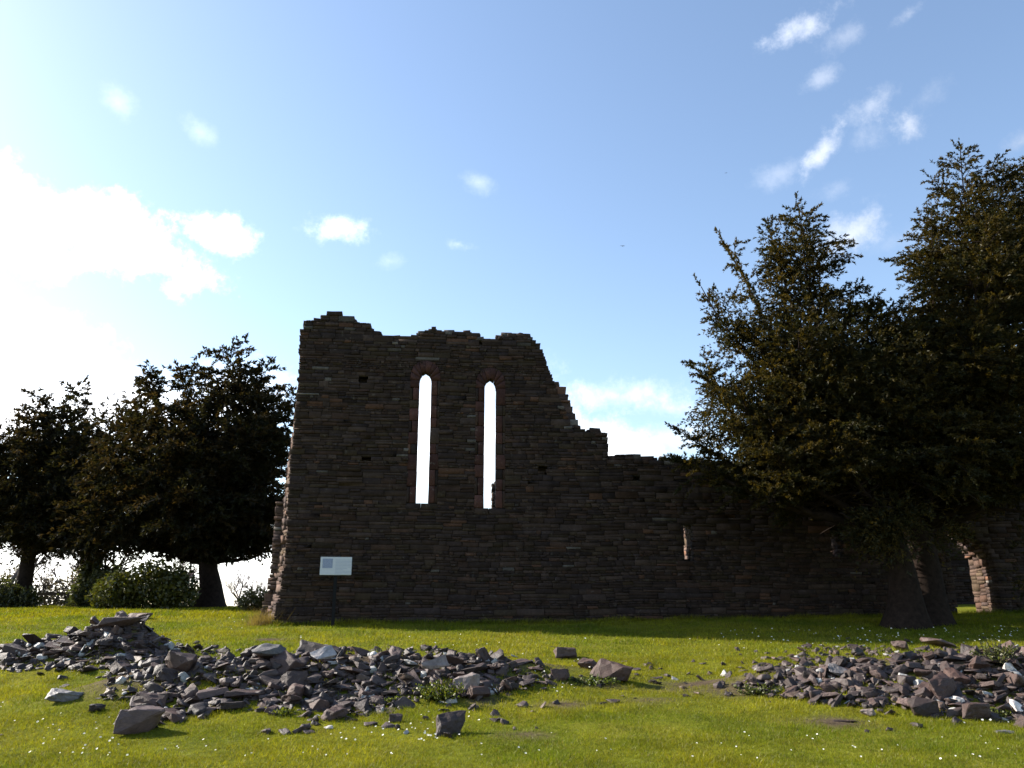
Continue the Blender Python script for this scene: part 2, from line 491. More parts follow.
TOP_PX = [(296, 331), (300, 331), (305, 322), (316, 320), (320, 319), (328, 313), (341, 313), (345, 320), (353, 320), (356, 322), (371, 323), (374, 331), (379, 333), (380, 337), (412, 338), (419, 337), (421, 332),
          (432, 329), (470, 332), (476, 333), (480, 340), (496, 341), (499, 334), (508, 334), (512, 332), (526, 332), (532, 335), (536, 342), (544, 350), (548, 362), (551, 372), (555, 382), (558, 390), (563, 402), (568, 414), (572, 424), (575, 430),
          (608, 430), (609, 458), (640, 458), (700, 461), (760, 463), (900, 466), (1100, 470), (1250, 474)]
LEFT_PX = [(299, 318), (298, 360), (295, 400), (291, 450), (287, 500), (284, 550), (280, 590), (275, 604), (272, 622), (270, 640)]
TP = poly_uz(TOP_PX); LP = poly_uz(LEFT_PX)
topf = lambda u: float(np.interp(u, TP[:, 0], TP[:, 1]))
leftf = lambda z: float(np.interp(z, LP[::-1, 1], LP[::-1, 0]))
UMAX = wall_uz(1230, 600)[0]
U_SPLIT = wall_uz(609, 445)[0]

RIGHT2 = [(t[0] + (.02 if i < 30 else (.42 if 31 <= i <= 36 else 0.02)), t[1]) for i, t in enumerate(map(tuple, TP))]
R2 = np.array(RIGHT2); R2 = R2[np.argsort(R2[:, 0], kind='stable')]
topf_back = lambda u: float(np.interp(u, R2[:, 0], R2[:, 1]))


def lancet(cpx_top, cpx_bot, top_py, spring_py, bot_py, half, grow, zlow=0.0):
    ut, zt = wall_uz(cpx_top, top_py); _, zs = wall_uz(cpx_top, spring_py); ub, zb = wall_uz(cpx_bot, bot_py)
    uc = (ut + ub) / 2

    def f(z):
        hw = half + grow
        if z < zb - zlow or z > zt + grow * 1.0: return None
        zsp = zs + grow * .7
        if z > zsp:
            k = (z - zsp) / (zt + grow * 1.0 - zsp); hw *= max(0.0, 1 - k * k) ** .62
        return (uc - hw, uc + hw)
    f.info = (uc, zb, zs, zt)
    return f


LAN = [(425.0, 422.3, 371, 380, 503), (490.5, 489.8, 378, 388, 508)]
HALF = .185


def hole(px, py, w, h):
    u, z = wall_uz(px, py); return lambda zz: (u - w, u + w) if abs(zz - z) < h else None


HOLES = [hole(363, 379, .12, .10), hole(367, 458, .13, .07), hole(543, 470, .12, .13), hole(418, 545, .10, .07), hole(637, 480, .1, .07)]


def small_window(px, top, bot, half, splay_l, splay_r):
    u, zt = wall_uz(px, top); _, zb = wall_uz(px, bot)
    return lambda z: (u - half - splay_l, u + half + splay_r) if zb < z < zt else None


def door(grow_l=0.0):
    ul, zb = wall_uz(959, 608); ur, _ = wall_uz(1001, 608); _, zt = wall_uz(965, 522)

    def f(z):
        if z > zt or z < -1: return None
        k = max(0, (z - zb) / (zt - zb)); r = ur - (ur - ul) * .72 * max(0, (k - .45) / .55) ** 1.9
        return (ul - grow_l, r)
    return f


SURR = .27    # width kept free in the facing for the dressed surround
endslant = lambda z: float(np.interp(z, [1.5, 4.5, 7.5, 9.5], [.38, .33, .17, .04]))
lay = []
ds = [(0, .34), (.34, .68), (.68, 1.0), (1.0, 1.3)]
for i, d in enumerate(ds):
    ops = [lancet(*LAN[k], HALF, (SURR if i == 0 else (0, .13, .36, .52)[i]), zlow=(.2 if i == 0 else .12 * i)) for k in (0, 1)]
    if i == 0: ops += HOLES
    ops += [small_window(687, 524, 561, .17, .07 * i, .02 * i), small_window(836, 527, 556, .17, .07 * i, .02 * i), door(.08 * i)]
    lw = [lambda z: 0, lambda z: 0, lambda z: endslant(z) * .5, lambda z: endslant(z) + (.20 if z < 4.6 else .0)][i]
    L_ = dict(d=d, open=ops, left=lw, dtop=(0 if i == 0 else -.04 * i))
    if i in (1, 2): L_['sl'] = lambda z: endslant(z) * .5 + .03 * rng.standard_normal()
    if i >= 2: L_['topf'] = topf_back
    lay.append(L_)

abbey = empty("ruined_abbey", (P0[0], P0[1], gz(P0[0], P0[1])))
tag(abbey, "roofless dark stone abbey ruin with two tall lancet slits and a long low wall", "ruin")
st, core = Stones(), Stones()
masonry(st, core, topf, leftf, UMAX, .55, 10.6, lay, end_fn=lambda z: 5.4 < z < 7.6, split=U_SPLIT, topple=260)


def part_of(src, low):
    o = Stones()
    for V, Q, C in zip(src.V, src.Q, src.C):
        if (V[:, 0].mean() > U_SPLIT) == low:
            o.V.append(V); o.Q.append(Q - Q.min() + o.n); o.C.append(C); o.n += len(V)
    return o


for low, name, lab in ((False, "tall_wall", "tall broken wall with the two lancet slits"), (True, "low_wall", "long low wall running behind the yews to the broken doorway")):
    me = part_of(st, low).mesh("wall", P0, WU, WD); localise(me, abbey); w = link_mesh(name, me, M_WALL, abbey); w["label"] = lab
    me = part_of(core, low).mesh("core", P0, WU, WD); localise(me, abbey); link_mesh("mortar_core", me, M_MORTAR, w)


def red(): return np.array([.062, .029, .024]) * rng.uniform(.6, 1.15)


def surround(k):
    f = lancet(*LAN[k], HALF, 0); uc, zb, zs, zt = f.info
    s = Stones()
    for sg in (-1, 1):
        z = zb
        while z < zs - .01:
            h = rng.uniform(.26, .55)
            if zs - z - h < .2: h = zs - z
            ww = rng.choice([.20, .30]) if h > .3 else .30
            c = red() if rng.random() < .85 else stone_col()
            a, b = (uc - HALF - ww, uc - HALF) if sg < 0 else (uc + HALF, uc + HALF + ww)
            s.add(a + .006, b, z + .006, z + h - .006, -.008, .40, c, ch=.02, jit=.005)
            if ww < .25:
                a2, b2 = (a - .10, a - .004) if sg < 0 else (b + .004, b + .10)
                s.add(a2, b2, z + .01, z + h - .01, 0, .36, stone_col(), ch=.02, jit=.008)
            z += h
    s.add(uc - HALF - .30, uc - .03, zb - .20, zb - .006, .0, .42, stone_col(), ch=.02, jit=.01); s.add(uc - .02, uc + HALF + .30, zb - .20, zb - .006, .004, .42, stone_col(), ch=.02, jit=.006)
    # two arched head blocks, each a set of wedge stones round the pointed opening
    n = 4
    for sg in (-1, 1):
        for i in range(n):
            V = []
            for t in (i / n + (.012 if i else 0), (i + 1) / n - (.012 if i < n - 1 else 0)):
                zi = zs + (zt - zs) * t; hw = HALF * max(0.0, 1 - t * t) ** .62
                ang = t * math.pi / 2
                uo = (HALF + .30) * math.cos(ang) ** .8; zo = zs + (zt - zs + .34) * math.sin(ang) ** .9
                V.append((hw, zi, uo, zo))
            (h0, z0, o0, p0), (h1, z1, o1, p1) = V
            q = np.array([(sg * h0, z0), (sg * o0, p0), (sg * o1, p1), (sg * h1, z1)])
            if sg < 0: q = q[::-1]
            A = np.array([(uc + u, -.01, z) for u, z in q] + [(uc + u, .40, z) for u, z in q])
            m = s.n; s.V.append(A)
            s.Q.append(np.array([(0, 1, 2, 3), (7, 6, 5, 4), (0, 4, 5, 1), (1, 5, 6, 2), (2, 6, 7, 3), (3, 7, 4, 0)]) + m)
            s.C.append(np.repeat(red()[None], 8, 0)); s.n += 8
    # filling stones between the head and the coursed facing
    me = s.mesh("lancet", P0, WU, WD); localise(me, abbey)
    bm = bmesh.new(); bm.from_mesh(me); bmesh.ops.recalc_face_normals(bm, faces=bm.faces); bm.to_mesh(me); bm.free()
    o = link_mesh("lancet_window", me, M_SAND, abbey)
    o["label"] = ("taller lancet slit with red sandstone jambs", "shorter lancet slit with red sandstone jambs")[k]


for k in (0, 1): surround(k)


def other_wall(name, label, x0, x1, y, ang, tops, zmin, cat="wall", op=None):
    U = np.array([math.cos(ang), math.sin(ang), 0]); D = np.array([-math.sin(ang), math.cos(ang), 0]); O = np.array([x0, y, 0.])
    T = np.array(tops); ln = (x1 - x0) / math.cos(ang)
    s, c = Stones(), Stones()
    tf = lambda u: float(np.interp(u / ln, T[:, 0], T[:, 1])) if 0 <= u <= ln else -9
    masonry(s, c, tf, lambda z: .02, ln + .1, zmin, max(T[:, 1]), [dict(d=(0, .4), open=op or [], left=lambda z: 0), dict(d=(.4, .8), open=op or [], left=lambda z: 0)], rows=(.09, .26))
    o = empty(name, (x0, y, gz(x0, y)))
    me = s.mesh(name, O, U, D); localise(me, o); w = link_mesh("stonework", me, M_WALL, o)
    me = c.mesh(name, O, U, D); localise(me, o); link_mesh("mortar_core", me, M_MORTAR, w)
    tag(o, label, cat); return o


other_wall("wall_stub", "sunlit wall stub seen through the foot of the shorter lancet slit", at(491.5, 520, 36)[0], at(491.5, 520, 36)[0] + 2.2, 36, WANG, [(0, 6.85), (.3, 7.0), (.6, 6.4), (1, 5.0)], .9)
other_wall("ruined_wall", "shaded ruined wall seen through the broken doorway", 5.2, 28, 33.5, WANG, [(0, 5.0), (.3, 5.4), (.7, 4.8), (1, 4.9)], .9)


# ------------------------------------------------------------------ trees
def tube_np(pts, radii, n=6):
    pts = np.asarray(pts, float); radii = np.asarray(radii, float); m = len(pts)
    T = np.gradient(pts, axis=0); T /= np.linalg.norm(T, axis=1)[:, None] + 1e-9
    ref = np.where(np.abs(T[:, 2:3]) > .9, np.array([[1., 0, 0]]), np.array([[0, 0, 1.]]))
    A = np.cross(T, ref); A /= np.linalg.norm(A, axis=1)[:, None] + 1e-9; B = np.cross(T, A)
    a = np.arange(n) * 2 * math.pi / n
    V = pts[:, None] + radii[:, None, None] * (np.cos(a)[None, :, None] * A[:, None] + np.sin(a)[None, :, None] * B[:, None])
    V = V.reshape(-1, 3); q = []
    i = np.arange(m - 1)[:, None] * n; k = np.arange(n)[None]
    q = np.stack([i + k, i + (k + 1) % n, i + n + (k + 1) % n, i + n + k], -1).reshape(-1, 4)
    return V, q


class Tubes:
    def __init__(s): s.V = []; s.Q = []; s.n = 0

    def add(s, pts, radii, n=6):
        V, q = tube_np(pts, radii, n); s.V.append(V); s.Q.append(q + s.n); s.n += len(V)

    def mesh(s, name): return mesh_np(name, np.concatenate(s.V), [np.concatenate(s.Q)], smooth=True)


def norm(v): return v / (np.linalg.norm(v, axis=-1, keepdims=True) + 1e-9)


def leaves(P, Dr, ln, wd, cols):
    """diamond shaped leaf faces: points, directions, lengths, widths"""
    n = len(P); r = norm(rng.normal(0, 1, (n, 3))); Sd = norm(np.cross(Dr, r))
    ln = ln[:, None]; wd = wd[:, None]; nrm = np.cross(Dr, Sd)
    V = np.stack([P, P + Dr * ln * .45 + Sd * wd, P + Dr * ln + nrm * ln * rng.uniform(-.2, .2, (n, 1)), P + Dr * ln * .45 - Sd * wd], 1).reshape(-1, 3)
    return V, np.arange(4 * n).reshape(n, 4), np.repeat(cols, 4, 0)


def curve(p0, d0, length, bend, n=7, wig=.06):
    """polyline from p0 along d0 with a bend vector added along the way"""
    t = np.linspace(0, 1, n)[:, None]
    w = np.cumsum(rng.normal(0, wig, (n, 3)), 0) * length * .25; w -= w[0]
    return p0[None] + d0[None] * t * length + bend[None] * t ** 2 * length + w


def yew(name, label, base, lobes, masses, trunk_r, fork, pal, leaf=(.100, .0155), dens=1.0, up=.40, droop=.25, sprays=15, clear=3.3, low=()):
    """lobes: (tip, start height on the trunk, widest radius, number of boughs, fullness exponent); masses: (middle, radii, number of sprays)"""
    root = empty(name, base); tb = Tubes(); base = np.array(base, float)
    P_, D_, T_ = [], [], []
    z = np.linspace(0, 1, 8)
    pts = base[None] + z[:, None] * np.array(fork)[None] + np.stack([.1 * np.sin(z * 5), .08 * np.cos(z * 4), -.15 * (z == 0)], 1)
    tb.add(pts, trunk_r * (1 + .85 * np.exp(-z * 7)) * (1 - .35 * z), 14)

    def twigs(br, ln, first=.14):
        nbp = len(br); q = np.linspace(0, 1, nbp); nl = max(4, int(ln * 7.0 * dens))
        for j in range(nl):
            s = first + (1 - first) * (j + rng.random()) / nl
            bp = np.array([np.interp(s, q, br[:, c]) for c in range(3)])
            i = min(nbp - 2, int(s * (nbp - 1))); bd = norm(br[i + 1] - br[i])
            side = norm(np.cross(bd, [0, 0, 1])); sg = 1 if j % 2 else -1
            dd = norm(bd * rng.uniform(.5, 1.0) + side * sg * rng.uniform(.45, 1.0) + np.array([0, 0, rng.uniform(-.25, .4)]))
            l2 = max(.25, min(1.15, .45 * ln * (1.12 - s) + .26)) * rng.uniform(.65, 1.25)
            if j == nl - 1: dd = bd; l2 = .4 * rng.uniform(.7, 1.3)
            tw = curve(bp, dd, l2, np.array([0, 0, -.50 * l2 * rng.uniform(.2, 1.2)]), 5, .06)
            ns = max(5, int(l2 * sprays * 2.6))
            ss = rng.random(ns) ** .85
            P_.append(np.stack([np.interp(ss, np.linspace(0, 1, 5), tw[:, c]) for c in range(3)], 1))
            D_.append(norm(dd[None] * rng.uniform(.7, 1.2, (ns, 1)) + rng.normal(0, .36, (ns, 3)) + np.array([[0, 0, -.35]]) * ss[:, None]))
            T_.append(np.full(ns, rng.random()))

    for (tip, h0, R, nb, ex) in lobes:
        tip = np.array(tip, float); s0 = base + np.array(fork) * (.72 + .28 * h0)
        m = 14; t = np.linspace(0, 1, m)[:, None]
        mid = s0 * .45 + tip * .55; mid[2] = s0[2] * .62 + tip[2] * .38
        mid[:2] = s0[:2] * .30 + tip[:2] * .70
        ld = (1 - t) ** 2 * s0 + 2 * t * (1 - t) * mid + t ** 2 * tip
        ld = ld + np.cumsum(rng.normal(0, .06, (m, 3)), 0) * np.sin(t * math.pi)
        hk = rng.uniform(0, 6.28); ld = ld + t ** 5 * np.array([[math.cos(hk) * .45, math.sin(hk) * .45, -.12]]) * (leaf[0] / .1)
        tb.add(ld, np.minimum(.16, trunk_r * .4) * (1 - t[:, 0]) ** 1.3 + .012, 6)
        Ln = np.linalg.norm(tip - s0); twigs(ld[-5:], Ln * .34, 0.0)
        for q in range(nb):
            t0 = .18 + .80 * (q + rng.random()) / nb
            p = np.array([np.interp(t0, t[:, 0], ld[:, j]) for j in range(3)])
            if p[2] < base[2] + clear - .3: continue
            az = q * 2.4 + rng.uniform(-.7, .7)
            prof = max(.20, (1 - t0) ** ex * min(1, (t0 - .02) * 3.2 + .35))
            ln = R * prof * rng.uniform(.55, 1.35) + .15
            el = up + .45 * t0 + rng.normal(0, .22)
            d = np.array([math.cos(az) * math.cos(el), math.sin(az) * math.cos(el), math.sin(el)])
            br = curve(p, d, ln, np.array([0, 0, -droop * rng.uniform(.3, 1.6)]), 9)
            tb.add(br, np.linspace(.035, .006, 9) * min(1.3, max(.35, ln / 2.2)), 4)
            twigs(br, ln)
    def plumes(p, d, r):
        n = len(p); o = norm(d * np.array([1, 1, .35]) + rng.normal(0, .45, (n, 3)))
        l = rng.uniform(.35, .85, n) * (leaf[0] / .1) ** .6; m = 9
        t = rng.random((n, m, 1)) ** .85
        q = p[:, None] + o[:, None] * t * l[:, None, None] + np.array([0, 0, -.30]) * (t ** 2) * l[:, None, None] + rng.normal(0, .025, (n, m, 3))
        P_.append(q.reshape(-1, 3)); D_.append(norm(o[:, None] + rng.normal(0, .38, (n, m, 3)) + np.array([0, 0, -.3]) * t).reshape(-1, 3))
        T_.append(np.repeat(rng.random(n), m))

    for (c, r, k) in masses:
        c = np.array(c, float); d = norm(rng.normal(0, 1, (k, 3))); rad = rng.random(k) ** .45
        lump = .70 + .75 * fbm(d[:, 0] * 2.1 + c[0] + 40, d[:, 2] * 2.6 + d[:, 1] * 1.9 + c[2] + 40, 5, 4)
        p = c + d * (rad * lump)[:, None] * np.array(r)
        keep = fbm(p[:, 0] * 1.5 + p[:, 1] * .8 + 50, p[:, 2] * 2.0 + p[:, 1] * .7 + 50, 8, 3) > .36
        plumes(p[keep][::9], d[keep][::9], r)
    P = np.concatenate(P_); Dr = np.concatenate(D_); tone = np.concatenate(T_)
    keep = P[:, 2] > base[2] + clear + 2.3 * (fbm(P[:, 0] * .7 + 60, P[:, 1] * .7 + 60, 77, 3) - .45) + rng.normal(0, .10, len(P))
    P, Dr, tone = P[keep], Dr[keep], tone[keep]
    P_, D_, T_ = [P], [Dr], [tone]
    for (c, r, k) in low:          # boughs hanging in front of the trunk
        d = norm(rng.normal(0, 1, (k, 3))); p = np.array(c) + d * (rng.random(k) ** .45 * (.7 + .75 * fbm(d[:, 0] * 2.1 + 40, d[:, 2] * 2.6 + d[:, 1] * 1.9 + 40, 5, 4)))[:, None] * np.array(r)
        kp = fbm(p[:, 0] * 1.7 + 50, p[:, 2] * 2.2 + p[:, 1] * .7 + 50, 8, 3) > .38
        plumes(p[kp][::9], d[kp][::9], r)
    P = np.concatenate(P_); Dr = np.concatenate(D_); tone = np.concatenate(T_)
    # every spray is a little fan of three needle rows
    Pn = np.repeat(P, 3, 0); Dn = norm(np.repeat(Dr, 3, 0) + rng.normal(0, .36, (len(P) * 3, 3))); tn = np.repeat(tone, 3)
    n = len(Pn)
    pal = np.array(pal); i0 = (tn * (len(pal) - 1e-3)).astype(int)
    col = pal[i0] * rng.uniform(.8, 1.2, (n, 1))
    V, Q, C = leaves(Pn, Dn, leaf[0] * rng.uniform(.6, 1.35, n), leaf[1] * rng.uniform(.7, 1.35, n), col)
    me = mesh_np("crown", V, [Q], C); localise(me, root); link_mesh("crown", me, M_YEW, root)
    me = tb.mesh("trunk"); localise(me, root); link_mesh("trunk", me, M_BARK, root)
    tag(root, label, "tree")
    print("CROWN", name, n)
    return root


def gp(px, Y, dz=-.05):
    x = at(px, 605, Y)[0]; return (x, Y, gz(x, Y) + dz)


DARK = [(.018, .016, .009), (.024, .019, .010), (.016, .016, .009), (.034, .024, .012), (.020, .020, .010)]
BROWN = [(.030, .026, .009), (.042, .033, .010), (.026, .025, .010), (.058, .044, .013), (.022, .023, .010)]


def T(px, py, Y): return tuple(at(px, py, Y))


def M(px, py, Y, rx, rz, k, ry=None):
    c = at(px, py, Y); m = Y / F; return (c, (rx * m, (ry or (rx + rz) / 2) * m, rz * m), k)


# right hand yews, in front of the low wall
YA = 22.4
yew("yew_tree", "broad yew with ragged leading shoots leaning over the low wall", gp(905, YA),
    [(T(795, 202, YA), .8, 2.6, 50, .42), (T(736, 236, YA + .3), .7, 1.2, 22, .5), (T(765, 216, YA - .3), .7, 1.4, 24, .5), (T(818, 228, YA), .8, 1.4, 22, .5), (T(838, 288, YA), .8, 1.5, 22, .5), (T(704, 288, YA), .6, .9, 20, .5), (T(690, 350, YA + .6), .5, 1.3, 24, .5), (T(760, 320, YA - .8), .6, 1.9, 30, .5), (T(735, 322, YA - .4), .6, 1.2, 20, .6), (T(768, 292, YA + .4), .7, 1.5, 22, .6), (T(852, 300, YA + .5), .9, 2.2, 38, .5), (T(882, 298, YA - .8), .8, 2.2, 40, .5),
     (T(703, 360, YA), .5, 1.5, 26, .6), (T(692, 425, YA + .3), .3, 1.4, 26, .6), (T(674, 452, YA - .5), .2, 1.2, 26, .6), (T(735, 380, YA - 1.2), .5, 2.2, 38, .5), (T(760, 450, YA - 1.8), .3, 1.9, 36, .5), (T(712, 478, YA + .3), .15, 1.3, 30, .5),
     (T(800, 330, YA - 1.6), .6, 2.6, 44, .45), (T(830, 440, YA - 2.4), .4, 2.4, 40, .45), (T(880, 380, YA - 1.8), .5, 2.6, 44, .45), (T(770, 500, YA - 1.2), .15, 1.6, 34, .5), (T(840, 510, YA - 1.8), .15, 1.6, 34, .5)],
    [M(805, 405, YA, 62, 62, 15000), M(860, 395, YA - .5, 75, 75, 17000), M(770, 450, YA, 50, 35, 8000), M(850, 480, YA, 90, 36, 14000), M(800, 330, YA, 42, 50, 6000), M(790, 262, YA, 22, 38, 3200), M(742, 330, YA, 20, 42, 2600), M(740, 420, YA, 40, 45, 5000)],
    .42, (-.1, .05, 3.3), BROWN)
YB = 23.0
yew("yew_tree", "tallest and densest yew beside the broken doorway", gp(924, YB),
    [(T(958, 150, YB), 1, 2.8, 48, .42), (T(1003, 166, YB - .4), 1, 2.8, 48, .42), (T(1055, 150, YB), .9, 3.0, 44, .45), (T(932, 215, YB), .9, 2.3, 36, .45), (T(975, 220, YB - 1.8), .9, 2.8, 46, .42), (T(1030, 240, YB - 1.8), .8, 2.8, 44, .42),
     (T(908, 320, YB - 1.6), .6, 2.4, 44, .45), (T(960, 320, YB - 2.6), .7, 2.6, 46, .45), (T(1020, 350, YB - 2.6), .6, 2.6, 44, .45), (T(1090, 330, YB), .5, 2.4, 24, .6), (T(910, 420, YB - 2.6), .4, 2.4, 44, .45), (T(970, 430, YB - 3.0), .4, 2.4, 44, .45), (T(1030, 450, YB - 2.8), .4, 2.4, 44, .45),
     (T(920, 490, YB - 2.2), .2, 1.6, 34, .5), (T(985, 490, YB - 2.4), .2, 1.4, 30, .5), (T(1040, 510, YB - 2.2), .2, 1.5, 34, .5)],
    [M(970, 270, YB, 42, 85, 15000), M(1020, 210, YB, 45, 50, 7000), M(1030, 270, YB, 60, 90, 15000), M(980, 400, YB - .5, 85, 85, 20000), M(1040, 420, YB, 90, 90, 15000), M(910, 390, YB - .5, 50, 65, 9000), M(930, 480, YB, 90, 42, 15000), M(1030, 490, YB, 80, 42, 12000)],
    .48, (.2, .1, 3.5), BROWN, low=[M(900, 525, YB - 2.0, 40, 24, 7000), M(1052, 560, YB - 1.5, 24, 36, 4000)])

# left hand yews on the rise
YC = 37.0
LL = (.20, .032)
yew("yew_tree", "dark round-headed yew with a thick flared bare trunk left of the tall wall", gp(208, YC),
    [(T(222, 341, YC), 1, 3.4, 40, .42), (T(256, 362, YC), 1, 3.0, 36, .42), (T(196, 368, YC), .9, 2.6, 30, .45), (T(278, 382, YC + .5), .9, 2.4, 28, .45), (T(284, 440, YC), .8, 2.2, 30, .45), (T(152, 367, YC + .5), .9, 2.8, 38, .45), (T(128, 395, YC), .8, 2.6, 30, .5),
     (T(120, 455, YC), .6, 2.4, 30, .45), (T(175, 430, YC - 2.5), .8, 3.2, 40, .45), (T(235, 420, YC - 2.5), .8, 3.2, 40, .45), (T(272, 500, YC - 1), .5, 2.2, 34, .45), (T(130, 510, YC - 1), .4, 2.6, 36, .45), (T(205, 480, YC - 3), .5, 2.8, 38, .45), (T(105, 520, YC + 1), .4, 2.4, 30, .45), (T(262, 540, YC), .5, 1.6, 24, .5), (T(165, 545, YC), .4, 1.6, 26, .5)],
    [M(225, 430, YC, 45, 65, 6500), M(255, 450, YC, 28, 65, 4500), M(165, 450, YC, 50, 62, 6500), M(140, 500, YC, 55, 55, 6000), M(215, 510, YC, 58, 48, 7000), M(110, 530, YC, 45, 38, 3000)],
    .55, (-.1, 0, 2.4), DARK, leaf=LL, dens=.75, sprays=8, clear=2.3)
YD = 40.0
yew("yew_tree", "open yew with a slanting pointed leader and a reddish leaning trunk", gp(14, YD),
    [(T(84, 377, YD), .9, 1.7, 40, .45), (T(30, 392, YD), 1, 2.4, 34, .6), (T(62, 405, YD), 1, 2.0, 34, .45), (T(52, 440, YD - 1), .9, 2.8, 34, .5), (T(0, 430, YD), 1, 2.6, 30, .5), (T(95, 430, YD + .5), .8, 2.6, 34, .5), (T(-40, 430, YD), .9, 2.4, 26, .6), (T(104, 480, YD), .6, 2.8, 38, .45), (T(60, 500, YD - 1.5), .6, 2.8, 38, .45), (T(10, 490, YD - 1.5), .6, 2.6, 34, .45), (T(-20, 510, YD), .5, 2.2, 24, .5), (T(100, 535, YD), .5, 2.2, 30, .5)],
    [M(55, 490, YD, 50, 48, 6500), M(98, 485, YD, 36, 62, 7500), M(10, 500, YD, 42, 45, 4000), M(75, 540, YD, 45, 25, 4000), M(60, 445, YD, 32, 35, 3500), M(110, 450, YD, 24, 40, 4000), M(20, 450, YD, 30, 30, 2500)],
    .42, (.45, .2, 3.2), DARK, leaf=LL, dens=.75, sprays=8, clear=2.3)


def bare_tree(name, label, base, height, mat, seed, spread=.55, depth=5, ivy=False, group=None, r0=.16):
    r = random.Random(seed); root = empty(name, base); tb = Tubes(); ends = []

    def grow(p, d, ln, rad, k):
        n = 5; pts = [p]; v = d.copy()
        for i in range(n - 1):
            v = norm(v + np.array([r.gauss(0, .13), r.gauss(0, .13), r.gauss(.04, .08)])); pts.append(pts[-1] + v * ln / (n - 1))
        tb.add(pts, np.linspace(rad, rad * .7, n), 7 if k == depth else (5 if k > 2 else 3))
        ends.append((pts, k))
        if k == 0: return
        for i in range(r.choice([2, 3, 3]) + (1 if k <= 2 else 0)):
            q = pts[r.choice([2, 3, 4, 4])]
            nd = norm(v + np.array([r.gauss(0, spread), r.gauss(0, spread), r.gauss(.12, spread * .5)]))
            grow(np.array(q), nd, ln * r.uniform(.6, .85), rad * .62, k - 1)
    grow(np.array(base, float), np.array([0, 0, 1.]), height * .3, r0, depth)
    me = tb.mesh("trunk"); localise(me, root); link_mesh("trunk", me, mat, root)
    if ivy:
        P = np.concatenate([np.array(p) for p, k in ends if k >= depth - 1])
        i = rng.integers(0, len(P), 2600); Q = P[i] + rng.normal(0, .22, (2600, 3)) + np.array([[0, 0, .1]])
        c = np.array([(.045, .05, .02)]) * rng.uniform(.6, 1.4, (2600, 1))
        V, q, C = leaves(Q, norm(rng.normal(0, 1, (2600, 3))), rng.uniform(.12, .22, 2600), rng.uniform(.06, .1, 2600), c)
        me = mesh_np("ivy", V, [q], C); localise(me, root); link_mesh("ivy", me, M_LEAF, root)
    tag(root, label, "tree", group)


bare_tree("bare_tree", "thin ivy-clad trunk between the picnic table and the yellow-green bush", gp(76, 41), 5.0, M_BARK, 3, ivy=True, r0=.22, depth=4)
for px, Y, h, sd, r0, lab in [
        (38, 52, 8, 5, .20, "leafless tree behind the reddish leaning yew trunk, over the picnic table"),
        (-4, 50, 8, 8, .20, "leafless tree at the far end of the lawn, beyond the dark round bush"),
        (96, 55, 7, 12, .17, "leafless tree behind the ivy-clad trunk and the sprawling bush"),
        (64, 60, 7, 21, .17, "far leafless tree rising between picnic table and ivy-clad trunk"),
        (22, 60, 6, 23, .15, "far small leafless tree directly behind the reddish leaning trunk"),
        (165, 56, 6, 31, .15, "leafless tree whose twigs show over the yellow-green bush"),
        (240, 48, 3.2, 15, .09, "leafless scrub tree beside the thick yew trunk, on the side of the tall wall"),
        (262, 52, 3.0, 17, .09, "leafless scrub tree showing right beside the edge of the tall wall")]:
    bare_tree("bare_tree", lab, gp(px, Y, -.3), h, M_TWIG, sd, r0=r0, group="leafless trees beyond the yews")


def bush(name, label, base, lobes, pal, n, leaf=.13, group=None):
    cat = name
    root = empty(name, base); P = []; tb = Tubes(); b = np.array(base, float)
    for (ox, oy, oz, rx, ry, rz) in lobes:
        k = int(n / len(lobes)); d = norm(rng.normal(0, 1, (k, 3))); rad = rng.random(k) ** .4
        lump = 1 + .35 * (fbm(d[:, 0] * 2.3 + ox + 9, d[:, 2] * 2.3 + oz + d[:, 1] * 1.7 + 9, 5, 3) - .45) * 2
        P.append(b + np.array([ox, oy, oz]) + d * (rad * lump)[:, None] * np.array([rx, ry, rz]))
        for _ in range(5):
            e = b + np.array([ox, oy, oz]) + norm(rng.normal(0, 1, 3)) * np.array([rx, ry, rz]) * .9
            tb.add(curve(b + rng.normal(0, .15, 3) * np.array([1, 1, 0]), norm(e - b), np.linalg.norm(e - b), np.zeros(3), 5), np.linspace(.03, .006, 5), 4)
    P = np.concatenate(P); P[:, 2] = np.maximum(P[:, 2], b[2] + .03); m = len(P)
    pal = np.array(pal); c = pal[rng.integers(0, len(pal), m)] * rng.uniform(.7, 1.3, (m, 1))
    V, Q, C = leaves(P, norm(rng.normal(0, 1, (m, 3)) + np.array([[0, 0, .4]])), leaf * rng.uniform(.6, 1.4, m), leaf * .32 * rng.uniform(.7, 1.3, m), c)
    me = mesh_np("foliage", V, [Q], C); localise(me, root); link_mesh("foliage", me, M_LEAF, root)
    me = tb.mesh("stem"); localise(me, root); link_mesh("stem", me, M_BARK, root)
    tag(root, label, cat, group)


